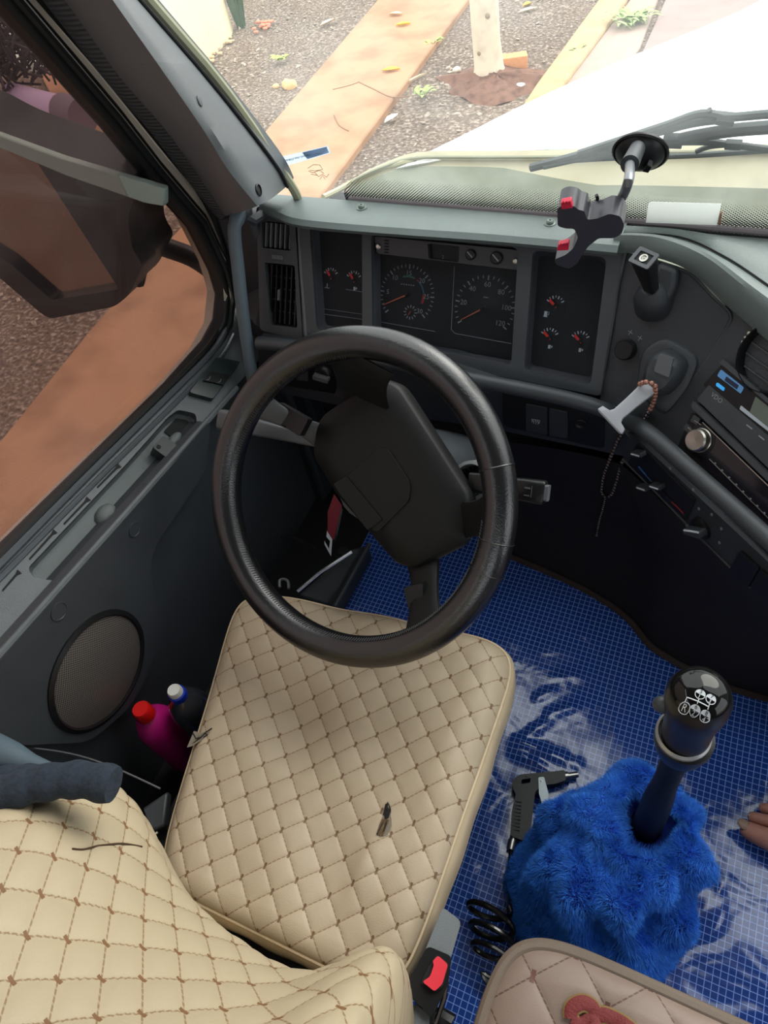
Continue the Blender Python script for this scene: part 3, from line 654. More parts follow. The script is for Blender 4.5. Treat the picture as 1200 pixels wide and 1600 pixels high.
# windshield gasket + outer frame line
MB().tube([p + Vector((.003, .0, .0)) for p in q3], .0028, 8).build('trim_5', BKM, **ST)
G1 = rail3([(466, 312), (454, 288), (380, 180), (325, 108), (232, 0)], lambda x, y: WS.P(x, y, .016))
G1 = [p for p in res(G1)]
MB().tube(G1, .0080, 8).build('trim_6', GASK, **ST)
# clip hole and screw caps on the pillar
tr1 = bpy.data.objects['trim_1'].data
from mathutils.bvhtree import BVHTree
bvp = BVHTree.FromPolygons([v.co.copy() for v in tr1.vertices], [tuple(p.vertices) for p in tr1.polygons])
def pfr(x, y):
    r = ray(x, y).normalized(); hit, nr, _, _ = bvp.ray_cast(EYE, r)
    if hit is None: return Fr(WS.P(x, y, .06), WS.u, WS.v)
    if nr.dot(r) > 0: nr = -nr
    u_ = Vector((0, 0, 1)).cross(nr); return Fr(hit, u_, nr.cross(u_))
f = pfr(403, 297); MB().lathe(f, [(.009, 0), (.0095, .002), (.008, .003), (.0075, 0)], 20, caps=False).build('trim_7', BK, **ST)
MB().lathe(f, [(.0085, .0005), (0, .0015)], 20).build('trim_8', BKM, **ST)
f = pfr(311, 158); MB().lathe(f, [(.007, -.004), (.007, .002), (.005, .003), (0, .003)], 16).build('trim_9', GREYP, **ST)
# left body panel between pillar foot, door sill and dash
quad = [P3(-.845, .78, .70), P3(-.78, .90, .70), P3(-.76, 1.02, .60), P3(-.84, 1.05, .62)]
foot = MB(); foot.add([P3(-.865, .965, .80), P3(-.80, .93, .84), P3(-.775, .93, .88), P3(-.775, .99, .76), P3(-.775, 1.01, .72), P3(-.87, 1.02, .78), P3(-.87, 1.0, .80),
    P3(-.865, .965, 1.4), P3(-.80, .93, 1.4), P3(-.775, .93, 1.4), P3(-.775, .99, 1.4), P3(-.775, 1.01, 1.4), P3(-.87, 1.02, 1.4), P3(-.87, 1.0, 1.4)],
    [(0, 1, 2, 3, 4, 5, 6)] + [(i, (i + 1) % 7, (i + 1) % 7 + 7, i + 7) for i in range(7)]); foot.build('wall_left_front', DK, bevel=.01, **ST)
MB().box(FL, -.85, -.765, .975, 1.03, .2, H - .635).build('trim_11', DK, bevel=.01, **ST)
# ---- windshield glass with dotted border
a0, a1 = -.80, 1.35
wsb = [(-.80, -.03), (1.3, -.03), (1.3, 1.02), (-.74, 1.02)]
MB().prism(WS, wsb, -.006, -.001).build('window_2', WSG, **ST)
FR = bpy.data.materials.new('dotted_border'); FR.use_nodes = True; t, b = tree(FR)
b.inputs['Base Color'].default_value = (.03, .035, .035, 1)
tcn = t.nodes.new('ShaderNodeTexCoord'); s = t.nodes.new('ShaderNodeSeparateXYZ'); t.links.new(tcn.outputs['Object'], s.inputs[0])
K = 2 * math.pi / .0040
zz = math_n(t, 'MULTIPLY', s.outputs[2], 1.118)
e1 = math_n(t, 'SINE', math_n(t, 'MULTIPLY', math_n(t, 'ADD', s.outputs[0], zz), K * .7)); e2 = math_n(t, 'SINE', math_n(t, 'MULTIPLY', math_n(t, 'SUBTRACT', s.outputs[0], zz), K * .7))
mr = t.nodes.new('ShaderNodeMapRange'); z0 = WS.W(0, .0).z
mr.inputs[1].default_value = z0 + .00; mr.inputs[2].default_value = z0 + .075; mr.inputs[3].default_value = -2.2; mr.inputs[4].default_value = 1.9
t.links.new(s.outputs[2], mr.inputs[0])
dots = math_n(t, 'GREATER_THAN', math_n(t, 'ADD', e1, e2), mr.outputs[0])
t.links.new(dots, b.inputs['Alpha'])
MB().prism(WS, [(-.62, -.02), (1.3, -.02), (1.3, .085), (-.58, .085), (-.61, .04)], -.0005, .0).build('trim_10', FR, smooth=False, **ST)
# sticker on the glass
st = thing('window_sticker', 'pale grey printed strip sticker at the lower left corner of the windshield', 'sticker')
DFL = mat('slate_print', (110, 125, 145), .6); PALEL = mat('pale_label', (190, 200, 215), .6)
for M0, tcol in ((DFL, (.45, .53, .64, 1)), (PALEL, (.85, .92, 1, 1))): t, b = tree(M0); tl = t.nodes.new('ShaderNodeBsdfTranslucent'); tl.inputs[0].default_value = tcol; mx = t.nodes.new('ShaderNodeMixShader'); mx.inputs[0].default_value = .7; t.links.new(b.outputs[0], mx.inputs[1]); t.links.new(tl.outputs[0], mx.inputs[2]); t.links.new(mx.outputs[0], t.nodes['Material Output'].inputs[0])
q = pl(WS, [(428, 249), (512, 229), (516, 240), (440, 262)], .002)
MB().prism(WS, q, .0005, .0012).build('label_strip', PALEL, st)
q2 = pl(WS, [(472, 239), (510, 230), (514, 239), (480, 249)], .002)
MB().prism(WS, q2, .0012, .0015).build('dark_field', DFL, st)
k = MB(); f_ = WS
for i in range(26):
    x = 437 + i * 1.9; y = 252 - i * .47; y2 = y + 1.5 + 2.0 * random.random(); k.tube([WS.P(x, y, .0014), WS.P(x + .5, y2, .0014)], .0004 + .0004 * random.random(), 4)
k.build('print_marks', mat('grey_print', (95, 105, 120), .6), st)
# small sketchy decal under it
k = MB()
for pts in ([(481, 263), (490, 257), (500, 258), (504, 265), (492, 267), (484, 266)], [(482, 267), (489, 270), (499, 266), (506, 271)], [(492, 270), (498, 276), (504, 272), (510, 277), (514, 272)], [(500, 280), (504, 274), (508, 280)], [(486, 272), (495, 274)]):
    k.tube([WS.P(x, y, .001) for x, y in pts], .0005, 4)
k.build('line_decal', mat('sepia_ink', (130, 105, 85), .7), **T('small faded brown line-drawing decal below the strip sticker on the windshield', 'decal'))
# ================================================================== grab handle
gh = thing('grab_handle', 'blue-grey vertical grab handle between the left window and the dashboard', 'handle')
gp = spline([P3(-.785, 1.01, .60), onx(371, 340, -.765), onx(366, 362, -.765), onx(372, 420, -.765), onx(381, 500, -.762), onx(392, 575, -.76), onx(400, 620, -.765)], 26)
MB().tube(gp, [.012, .016] + [.0165] * 4 + [.0145] * 18 + [.013] * 3, 14, flat=.8).build('handle_bar', HANDLE, gh)
MB().ball(onx(378, 330, -.768), .020, 2, (.9, 1.1, 1)).build('handle_mount', DK2, gh)
f = Fr(WS.P(392, 338, .075), WS.u, WS.v); MB().tube([onx(376, 335, -.765), onx(395, 345, -.755), P3(-.745, 1.03, .64)], .009, 8).build('mount_arm', DK2, gh)

# ================================================================== steering wheel
Wc = P3(-.384, .514, .757); th, yw = .79, -.101
WF = Fr(Wc, (math.cos(yw), math.sin(yw), 0), (-math.sin(yw) * math.cos(th), math.cos(yw) * math.cos(th), math.sin(th)))
sw = thing('steering_wheel', 'black leather-wrapped four-spoke steering wheel with a square centre pad', 'steering wheel')
n = 120
MB().tube([WF.W(.2175 * math.cos(2 * math.pi * i / n), .2175 * math.sin(2 * math.pi * i / n)) for i in range(n)], .0228, 20, closed=True).build('rim', LEATH, sw)
# stitched seam on the inner side, wrap joints
k = MB()
for i in range(230):
    a = math.radians(105 + 265 * i / 230); a2 = a + .010
    k.tube([WF.W(.1985 * math.cos(a), .1985 * math.sin(a), .0132), WF.W(.1955 * math.cos(a2), .1955 * math.sin(a2), .0075)], .0007, 4)
k.build('rim_stitching', mat('black_thread', (.035, .035, .037), .6), sw)
for adeg in (28, 3, 352):
    a = math.radians(adeg); c = WF.W(.2175 * math.cos(a), .2175 * math.sin(a)); d = (WF.u * math.cos(a) + WF.v * math.sin(a))
    MB().tube([c + d * (.0230 * math.cos(t_)) + WF.n * (.0230 * math.sin(t_)) for t_ in np.linspace(0, 2 * math.pi, 25)[:-1]], .0011, 5, closed=True).build('wrap_seam', LEATH, sw)
cpd = -.085
PADM = mat('soft_black_pad', (.007, .0075, .0075), .5, bump=.3, bscale=1100, spec=.3)
def wpl(pts, c): return [WF.at(x, y, c) for x, y in pts]
padpts = [(490, 668), (500, 648), (560, 607), (596, 590), (622, 600), (735, 775), (727, 852), (648, 892), (618, 884), (520, 770), (485, 712)]
po = roundp(wpl(padpts, cpd + .012), .012)
def scale(poly, k, dx=0, dy=0):
    cx = sum(p[0] for p in poly) / len(poly); cy = sum(p[1] for p in poly) / len(poly); return [(cx + (p[0] - cx) * k + dx, cy + (p[1] - cy) * k + dy) for p in poly]
rings = [[WF.W(a, b, h) for a, b in scale(po, k)] for k, h in ((.80, cpd - .045), (.93, cpd - .040), (.99, cpd - .020), (1.0, cpd - .004), (.985, cpd + .006), (.95, cpd + .012), (.6, cpd + .016), (.2, cpd + .017))]
MB().loft(rings, True, True).build('centre_pad', PADM, sw, angle=60)
ins = roundp(wpl([(524, 762), (590, 700), (606, 700), (642, 755), (640, 782), (590, 832), (572, 822)], cpd + .018), .008)
MB().prism(WF, ins, cpd + .012, cpd + .0195).build('pad_emblem_panel', PADM, sw, bevel=.003)
hb = roundp(wpl([(522, 756), (542, 744), (598, 812), (575, 828)], cpd + .02), .003)
MB().prism(WF, hb, cpd + .012, cpd + .0225).build('horn_bar', PADM, sw, bevel=.002)
def spoke(hub, rim, wh, wr, hh=cpd - .012, hr=0, bend=.35, thick=.020, name='spoke', m=PADM):
    a = Vector(hub); b = Vector(rim); d = (b - a).normalized(); nrm = Vector((-d.y, d.x)); rings = []
    for i in range(13):
        t_ = i / 12; p = a.lerp(b, t_); s_ = t_ * t_ * (3 - 2 * t_); h = hh + (hr - hh) * (s_ * (1 - bend) + t_ * bend); ww = wh + (wr - wh) * t_ - .012 * math.sin(math.pi * t_); tk = thick * (1 - .25 * t_)
        ring = []
        for j in range(16):
            an = 2 * math.pi * j / 16; cc, ss = math.cos(an), math.sin(an)
            q = p + nrm * (ww * math.copysign(abs(cc) ** .6, cc)); ring.append(WF.W(q.x, q.y, h + tk * .5 * math.copysign(abs(ss) ** .7, ss)))
        rings.append(ring)
    return MB().loft(rings, True, True).build(name, m, sw)
def wat(x, y, c): return WF.at(x, y, c)
spoke(wat(562, 640, cpd), wat(560, 553, -.01), .056, .068, name='spoke')
s1 = spoke(wat(510, 690, cpd), wat(405, 628, -.012), .026, .026, name='spoke', m=mat('worn_grey_spoke', (.06, .062, .066), .45, bump=.4, bscale=800))
s2 = spoke(wat(705, 815, cpd), wat(790, 805, -.012), .034, .040, name='spoke')
s3 = spoke(wat(655, 870, cpd), wat(672, 1010, -.012), .029, .042, name='spoke')
# gloss switch patches on the spokes
def patch(pts, c, h=.004, m=BK):
    MB().prism(WF, roundp(wpl(pts, c), .003), c - .010, c + h).build('spoke_switch', m, sw, bevel=.0015)
patch([(437, 628), (484, 655), (470, 682), (428, 655)], -.036)
patch([(632, 918), (662, 910), (664, 948), (640, 952)], -.050)

# steering column, ignition ring and stalks
sc_ = thing('steering_column', 'dark grey steering column shroud behind the wheel with a stalk on each side', 'steering column')
colax = -WF.n
rings = []
for t_, wv, wh in ((.10, .085, .07), (.16, .10, .08), (.24, .10, .085), (.36, .085, .08)):
    rings.append([WF.W(.01 + wv * math.copysign(abs(math.cos(a)) ** .6, math.cos(a)), .02 + wh * math.copysign(abs(math.sin(a)) ** .6, math.sin(a)), -t_) for a in np.linspace(0, 2 * math.pi, 25)[:-1]])
MB().loft(rings, True, True).build('shroud', DK2, sc_)
f = Fr(WF.P(735, 748, -.13), WF.n * .35 + WF.u * 1.0 + WF.v * .1, WF.v)
ri = Fr(WF.P(738, 750, -.12), WF.u, WF.v)
MB().lathe(ri, [(.029, -.05), (.029, .006), (.024, .008), (.022, .0), (.020, -.012)], 28, caps=False).build('column_ring', mat('pale_grey_collar', (.16, .165, .17), .5), sc_)
MB().lathe(ri, [(.022, -.012), (0, -.012)], 20, caps=False).build('ring_well', BKM, sc_)
k = MB()
for i in range(7):
    a = math.radians(20 + 22 * i); k.tube([ri.W(.010 * math.cos(a), .010 * math.sin(a), -.006), ri.W(.020 * math.cos(a), .020 * math.sin(a), -.004)], .0012, 5)
k.build('ring_ribs', BK, sc_)
# right stalk
a = WF.P(735, 752, -.105); b_ = WF.P(852, 770, -.085); d = (b_ - a).normalized(); side = d.cross(WF.n).normalized()
rings = []
for t_, w_, h_ in ((0, .013, .010), (.25, .015, .011), (.55, .014, .011), (.7, .0155, .012), (.98, .0165, .012), (1.0, .015, .011)):
    c = a.lerp(b_, t_); rings.append([c + side * (w_ * math.copysign(abs(math.cos(q)) ** .4, math.cos(q))) + WF.n * (h_ * math.copysign(abs(math.sin(q)) ** .4, math.sin(q))) for q in np.linspace(0, 2 * math.pi, 21)[:-1]])
stk = MB().loft(rings, True, True).build('stalk', BK, sc_, label='black stalk with a grey push cap, right of the wheel')
e = Fr(b_, side, WF.n); MB().box(Fr(b_ + d * .001, side, WF.n), -.011, .011, -.008, .008, -.004, .004, .003).build('push_cap', GREYP, stk, bevel=.001)
sf2 = Fr(a.lerp(b_, .80) + WF.n * .012, d, -side); k = MB()
k.box(sf2, -.004, .004, .003, .005, 0, .0015); k.box(sf2, -.004, .004, -.007, -.0055, 0, .001); k.box(sf2, .006, .0065, -.008, .008, 0, .0008); k.build('stalk_marks', GREYP, stk)
# left stalk
a = WF.P(500, 690, -.115); b_ = WF.P(345, 655, -.075); d = (b_ - a).normalized(); side = d.cross(WF.n).normalized()
rings = []
for t_, w_, h_ in ((0, .010, .008), (.4, .012, .009), (.75, .015, .011), (.98, .017, .012), (1.0, .015, .010)):
    c = a.lerp(b_, t_); rings.append([c + side * (w_ * math.copysign(abs(math.cos(q)) ** .4, math.cos(q))) + WF.n * (h_ * math.copysign(abs(math.sin(q)) ** .4, math.sin(q))) for q in np.linspace(0, 2 * math.pi, 21)[:-1]])
stl = MB().loft(rings, True, True).build('stalk', mat('satin_grey_stalk', (.07, .074, .08), .35), sc_, label='long grey stalk with a black slider, left of the wheel')
MB().box(Fr(a.lerp(b_, .78) + WF.n * .0105, d, WF.n.cross(d)), -.022, .018, -.009, .009, 0, .003, .003).build('slider', BK, stl, bevel=.001)
MB().box(Fr(a.lerp(b_, .78) + WF.n * .0135, d, WF.n.cross(d)), -.006, .006, -.002, .003, 0, .003, .001).build('slider_tab', GREYP, stl)
# warning label plate and side sill below the column
ex = thing('side_sill_box', 'black sill box beside the pedals, left of the blue mat, with a bright metal edge', 'sill box')
tp_ = [drop(577, 850, 1.34), drop(523, 948, 1.34), drop(462, 930, 1.30), drop(546, 858, 1.30)]
MB().loft([[p for p in tp_], [Vector((p.x, p.y, .0)) for p in tp_]], True, True).build('box_body', DK, ex, bevel=.006)
MB().tube([drop(549, 862, 1.285), drop(500, 894, 1.285), drop(464, 924, 1.285)], .0045, 8).build('bright_edge', CHROME, ex)
MB().tube([drop(577, 850, 1.325), drop(523, 948, 1.325)], .006, 8).build('dull_edge', DK2, ex)
MB().lathe(Fr(drop(537, 862, 1.30), (1, 0, 0), (0, 1, 0)), [(.012, 0), (.012, .004), (0, .004)], 16).build('plug', BKM, ex)
MB().tube(spline([drop(x, y, 1.22) for x, y in ((440, 838), (465, 842), (485, 852), (492, 860))], 10), .004, 6).build('looped_cable', BK, None, **T('thin black cable arching across the dark footwell left of the column', 'cable'))
MB().tube(spline([drop(x, y, 1.15) for x, y in ((437, 918), (437, 907), (444, 905), (450, 909), (451, 920))], 12), .003, 6).build('wire_hook', GREYP, None, **T('small grey wire hook standing up just ahead of the seat cushion', 'hook'))
el = thing('red_label_tag', 'dark red tag with a white arrow tip hanging beside the steering column', 'tag')
pf = Fr(drop(520, 820, 1.12), (.8, .6, 0), (-.2, .35, .9))
MB().prism(pf, pl(pf, [(522, 772), (534, 790), (524, 845), (512, 834), (512, 800)]), -.002, .002).build('tag_body', mat('dark_red_card', (120, 30, 45), .5), el)
MB().prism(pf, pl(pf, [(511, 829), (519, 842), (517, 868), (507, 850), (507, 845), (514, 858), (516, 845), (510, 838)]), -.0018, .003).build('white_arrow', WHT, el)
MB().prism(pf, pl(pf, [(533, 790), (535, 796), (525, 846), (522, 842)]), -.0018, .0035).build('bright_rim', CHROME, el)

# ================================================================== controls on the side panel
tb = thing('column_switch_lever', 'short black square-headed lever standing on the side panel right of the dials', 'lever')
hd = SPn.P(1006, 404, .085); ft = SPn.P(1022, 470, .0)
ax = (hd - ft).normalized(); s_ = ax.cross(Vector((0, 0, 1))).normalized(); ff_ = Fr(ft, s_, s_.cross(ax) * -1)
if ff_.n.dot(ax) < 0: ff_ = Fr(ft, -s_, s_.cross(ax) * -1)
L_ = (hd - ft).length
MB().lathe(ff_, [(.030, -.01), (.028, .012), (.022, .024), (.012, .032)], 24).build('boot', DK, tb)
MB().loft([[ff_.W(w_ * math.copysign(abs(math.cos(q)) ** .35, math.cos(q)), w_ * .8 * math.copysign(abs(math.sin(q)) ** .35, math.sin(q)), h) for q in np.linspace(0, 2 * math.pi, 25)[:-1]] for w_, h in ((.009, .02), (.011, L_ * .5), (.0155, L_ - .006), (.016, L_))], True, True).build('lever_body', BK, tb)
MB().prism(ff_.off(L_), rr(-.0165, -.013, .0165, .013, .003), 0, .0025, holes=[rr(-.011, -.008, .011, .008, .002)]).build('worn_top_frame', GREYP, tb, bevel=.0008)
MB().lathe(ff_.off(L_), [(.006, 0), (.006, .002), (.004, .002), (.003, .0005), (0, .0005)], 14).build('top_nut', METAL, tb)
k = MB(); f = Fr(SPn.P(1048, 412, .0), SPn.u, SPn.v)
MB().loft([[SPn.W(*SPn.at(x, y), c) for x, y in ((1035, 408), (1065, 420), (1062, 448), (1040, 492), (1022, 500), (1012, 480), (1020, 440))] for c in (0, .018)][::1], True, True).build('raised_boss', DK, tb, bevel=.008, seg=3)
kn = thing('rotary_knob', 'small black rotary knob with dim markings, low on the panel right of the dials', 'knob')
f = Fr(SPn.P(980, 546, 0), SPn.u, SPn.v)
MB().lathe(f, [(.016, 0), (.0155, .014), (.0135, .017), (.0135, .017), (0, .0165)], 26).build('knob_body', BK, kn)
k = MB()
for x, y in ((985, 519), (1000, 528)):
    q = Fr(SPn.P(x, y, .0006), SPn.u, SPn.v); k.tube([q.W(-.004, 0), q.W(.004, 0)], .0005, 4); k.tube([q.W(0, -.005), q.W(0, .004)], .0005, 4)
k.build('knob_marks', DIMW, kn)
# parking brake valve with its pale lever
pv = thing('parking_brake_valve', 'dark grey parking brake valve housing with a pale T-ended lever', 'parking brake')
f = Fr(SPn.P(1040, 585, 0), SPn.u, SPn.v)
base = roundp(pl(SPn, [(1010, 552), (1040, 534), (1086, 562), (1072, 600), (1040, 640), (1002, 606)]), .014)
MB().loft([[SPn.W(a, b, h) for a, b in scale(base, k)] for k, h in ((1.22, 0), (1.16, .004), (1.10, .005), (1.0, .006))], True, True).build('base_flange', DK2, pv)
hs = roundp(pl(SPn, [(1012, 560), (1038, 543), (1072, 566), (1062, 596), (1036, 622), (1004, 600)], .02), .016)
MB().loft([[SPn.W(a, b, h) for a, b in scale(hs, k)] for k, h in ((1.08, .003), (1.04, .018), (.92, .032), (.70, .038))], True, True).build('valve_housing', DK2, pv)
MB().prism(SPn, roundp(pl(SPn, [(1030, 552), (1052, 560), (1046, 590), (1022, 580)], .04), .003), .030, .0415).build('gate_slot', GREYP, pv, bevel=.002)
MB().prism(SPn, roundp(pl(SPn, [(1008, 582), (1040, 598), (1032, 616), (1000, 600)], .036), .004), .010, .036).build('lever_root', BK, pv, bevel=.002)
PALE = mat('pale_grey_lever', (176, 178, 184), .35, .1)
A_ = SPn.P(1016, 604, .036); B_ = SPn.P(957, 655, .066); d = (B_ - A_).normalized(); sd = d.cross(SPn.n).normalized(); up_ = sd.cross(d)
rings = []
for t_, w_, h_ in ((0, .0125, .007), (.15, .012, .007), (.5, .0105, .006), (.84, .0100, .006), (.92, .013, .006), (.96, .025, .006), (1.07, .027, .005), (1.10, .024, .003)):
    c = A_.lerp(B_, t_); rings.append([c + sd * (w_ * math.copysign(abs(math.cos(q)) ** .35, math.cos(q))) + up_ * (h_ * math.copysign(abs(math.sin(q)) ** .35, math.sin(q))) for q in np.linspace(0, 2 * math.pi, 21)[:-1]])
MB().loft(rings, True, True).build('brake_lever', PALE, pv)
# bead necklace hung over the lever
bn = thing('bead_necklace', 'dark bead necklace looped over the pale parking brake lever', 'necklace')
LV = Fr(SPn.P(1016, 604, .045), (1, 0, 0), (0, -.12, 1))
def bead_path(pts, n): return spline([LV.P(x, y, c) for x, y, c in pts], n)
pathA = bead_path([(1000, 600, .0), (1008, 597, .006), (1018, 599, .006), (1024, 606, .004), (1022, 625, .0), (1012, 648, .0), (998, 672, 0), (986, 700, 0), (972, 722, 0), (964, 750, 0), (956, 772, 0), (946, 776, 0), (940, 768, 0)], 400)
pathB = bead_path([(940, 768, 0), (943, 745, 0), (952, 720, 0), (960, 700, .0), (968, 684, .0), (980, 668, -.004), (996, 648, -.008)], 220)
pathC = bead_path([(946, 776, 0), (942, 795, 0), (936, 815, 0), (932, 838, 0)], 100)
BEADC = mat('copper_bead', (168, 120, 105), .25, .4); BEADD = mat('dark_glossy_bead', (96, 84, 84), .18, .7, coat=.5)
def icos(r, m):
    me = bpy.data.meshes.new('bead'); bm = bmesh.new(); bmesh.ops.create_icosphere(bm, subdivisions=2, radius=r); bm.to_mesh(me); bm.free(); me.shade_smooth(); me.materials.append(m); return me
bmA, bmB, bmC = icos(.0042, BEADC), icos(.0042, BEADD), icos(.0034, BEADD)
def beads(path, step, fn):
    acc = 0; last = path[0]; i = 0
    for p in path:
        acc += (p - last).length; last = p
        if acc >= step or i == 0:
            o = bpy.data.objects.new('bead', fn(i)); o.location = p; o.parent = bn; COL.objects.link(o); acc = 0; i += 1
beads(pathA, .0084, lambda i: bmA if i < 12 else bmB); beads(pathB, .0084, lambda i: bmB); beads(pathC, .0066, lambda i: bmC)
MB().tube(pathA[::8], .0005, 4).build('cord', BK, bn)

# ================================================================== console: vent, digital unit, radio, heater
rv = thing('round_air_vent', 'round black air vent in the console at the right edge', 'air vent')
f = Fr(CF.P(1212, 560, .0), CF.u, CF.v); R = .050
MB().lathe(f, [(R, -.02), (R, .010), (R * .93, .013), (R * .88, .008), (R * .86, -.02)], 40, caps=False).build('vent_ring', BK, rv)
MB().lathe(f, [(R * .87, -.02), (0, -.02)], 32, caps=False).build('vent_back', BKM, rv)
k = MB()
for i in range(14):
    a = math.radians(90 + 8 * i); p = f.W(R * .99 * math.cos(a), R * .99 * math.sin(a), .006 + random.random() * .004); MB
    k.ball(p, .002 + .0014 * random.random(), 1)
k.build('worn_chrome_flecks', mat('worn_cream', (190, 180, 165), .5), rv)
for i in range(5):
    b0 = -.030 + .015 * i; hw = math.sqrt(max(0, (R * .84) ** 2 - b0 ** 2)); MB().box(f, -hw, hw, b0 - .001, b0 + .001, -.012, .002).build('vent_slat', DK2, rv)
def cbox(fr, pts, c0, c1, r=.002, m=DK, name='panel', par=None, bev=.001, **k):
    return MB().prism(fr, roundp(pl(fr, pts), r), c0, c1).build(name, m, par, bevel=bev, **k)
du = thing('digital_tachograph', 'slim black tachograph with a blue label and small grey display, above the radio', 'tachograph')
cbox(CF, [(1137, 565), (1330, 726), (1292, 800), (1103, 602)], -.002, .008, .003, BK, 'unit_body', du)
cbox(CF, [(1131, 568), (1330, 734), (1326, 728), (1137, 562)], .004, .012, .001, DK2, 'upper_lip', du)
cbox(CF, [(1132, 578), (1168, 606), (1163, 616), (1126, 588)], .008, .0095, .002, mat('blue_label', (95, 150, 205), .4), 'blue_label', du)
cbox(CF, [(1141, 589), (1160, 603), (1157, 609), (1138, 595)], .0095, .0102, .0005, mat('navy_print', (20, 30, 60), .5), 'label_field', du)
cbox(CF, [(1126, 598), (1138, 607), (1136, 612), (1124, 603)], .008, .0100, .002, mat('cyan_button', (60, 165, 235), .35, emit=.25), 'cyan_button', du)
cbox(CF, [(1186, 620), (1230, 655), (1220, 680), (1176, 646)], .008, .0092, .001, mat('lcd_grey', (95, 105, 95), .3), 'display', du)
cbox(CF, [(1163, 634), (1210, 672), (1208, 676), (1161, 640)], .008, .0094, .001, mat('pale_edge', (170, 180, 190), .35), 'display_edge', du)
cbox(CF, [(1113, 602), (1310, 770), (1290, 812), (1095, 625)], -.001, .010, .002, DK2, 'drawer_front', du)
f = Fr(CF.P(1120, 622, .0102), CF.u, CF.v); MB().text(f, 'VDO', 0, 0, .0095, 0).build('maker_print', DIMW, du)
for x, y in ((1171, 667), (1190, 684)):
    f = Fr(CF.P(x, y, .0102), CF.u, CF.v); MB().box(f, -.005, .005, -.0008, .0008, 0, .0006).build('drawer_mark', DIMW, du)
cbox(CF, [(1092, 627), (1300, 826), (1296, 836), (1089, 637)], .0, .016, .002, DK2, 'lower_lip', du, .003)
ra = thing('car_radio', 'black car radio with a silver volume knob in the console', 'radio')
cbox(CF, [(1085, 645), (1300, 850), (1255, 912), (1063, 700)], -.002, .008, .003, BK, 'radio_body', ra)
cbox(CF, [(1110, 665), (1290, 838), (1262, 886), (1100, 722)], .008, .010, .002, mat('smoky_display', (.012, .010, .014), .12), 'display_glass', ra)
def stripe(pts, w_, m, name, par, c=.011): MB().tube([CF.P(x, y, c) for x, y in pts], w_, 5).build(name, m, par)
stripe([(1098, 660), (1270, 826)], .0009, METAL, 'silver_line', ra); stripe([(1108, 717), (1240, 850)], .0007, METAL, 'silver_line', ra)
stripe([(1085, 657), (1096, 664)], .0008, METAL, 'button_edge', ra); stripe([(1075, 668), (1084, 676)], .0008, METAL, 'button_edge', ra); stripe([(1072, 692), (1080, 698)], .0007, METAL, 'button_edge', ra)
cbox(CF, [(1091, 648), (1101, 655), (1095, 665), (1085, 658)], .008, .011, .001, DK2, 'preset_button', ra)
cbox(CF, [(1079, 662), (1088, 670), (1083, 678), (1074, 670)], .008, .011, .001, DK2, 'preset_button', ra)
f = Fr(CF.P(1095, 688, .008), CF.u, CF.v)
MB().lathe(f, [(.0195, 0), (.0195, .002), (.017, .004), (.0165, .014), (.0145, .0165), (.0, .0155)], 40).build('volume_knob', mat('turned_aluminium', (.50, .47, .42), .32, 1), ra)
MB().lathe(f, [(.0235, 0), (.0235, .0025), (.0205, .003)], 32).build('knob_ring', BK, ra)
k = MB()
for i in range(9):
    x = 1118 + i * 11; p = Fr(CF.P(x, 724 + i * 11.1, .0105), CF.u, CF.v); k.box(p, -.002, .001, -.0008, .0008, 0, .0004)
k.build('radio_ticks', DIMW, ra)
# heater panel
he = thing('heater_control_panel', 'black heater control panel with sliding levers and a fan knob under the console ridge', 'heater control')
cbox(HC, [(985, 672), (1380, 1040), (1340, 1140), (1200, 942), (1080, 825), (1000, 740), (976, 716)], -.01, .004, .006, DK, 'panel_plate', he, .002)
cbox(HC, [(1000, 690), (1092, 778), (1076, 812), (985, 722)], .004, .0055, .004, BK, 'slider_field', he)
def hline(pts, w_, m, name, c=.0062): MB().tube([HC.P(x, y, c) for x, y in pts], w_, 5).build(name, m, he)
hline([(998, 729), (1018, 752)], .0016, mat('blue_print', (40, 90, 150), .5), 'cold_stripe'); hline([(1050, 784), (1068, 802)], .0014, mat('red_print', (130, 30, 40), .5), 'warm_stripe')
hline([(1020, 715), (1084, 781)], .0010, BKM, 'slot'); hline([(1010, 742), (1070, 805)], .0010, BKM, 'slot')
for x, y in ((1003, 706), (1011, 759), (1032, 757)):
    p = HC.P(x, y, .005); e_ = HC.u * .9 + HC.v * .55
    MB().prism(Fr(p, HC.u * .8 + HC.v * .6, HC.v), rr(-.012, -.004, .012, .004, .002), 0, .012).build('slider_grip', DK2, he, bevel=.001)
    MB().tube([p + e_ * -.010 + HC.n * .0125, p + e_ * .009 + HC.n * .0125], .0014, 6).build('pale_grip_edge', WHT, he)
f = Fr(HC.P(1096, 825, .004), HC.u, HC.v)
MB().lathe(f, [(.019, 0), (.018, .005), (.016, .006), (0, .006)], 28).build('fan_dial', BK, he)
MB().prism(f.sub(0, 0, 0, math.radians(38)), roundp([(-.018, -.004), (.018, -.006), (.018, .006), (-.018, .004)], .003), .005, .020).build('fan_grip', DK2, he, bevel=.0015)
g_ = f.sub(0, 0, 0, math.radians(38)); MB().tube([g_.W(-.012, .004, .021), g_.W(.004, .006, .0215), g_.W(.018, .005, .019)], .0016, 6).build('pale_grip_edge', WHT, he)
k = MB()
for x, y in ((1047, 732), (1083, 765), (1073, 783), (1112, 804), (1127, 826), (1124, 848), (1092, 795), (1073, 821)):
    p = Fr(HC.P(x, y, .0045), HC.u, HC.v); k.tube([p.W(.0022 * math.cos(q), .0022 * math.sin(q)) for q in np.linspace(0, 6.28, 9)[:-1]], .0004, 4, closed=True); k.box(p, -.0006, .0006, -.003, .003, 0, .0004)
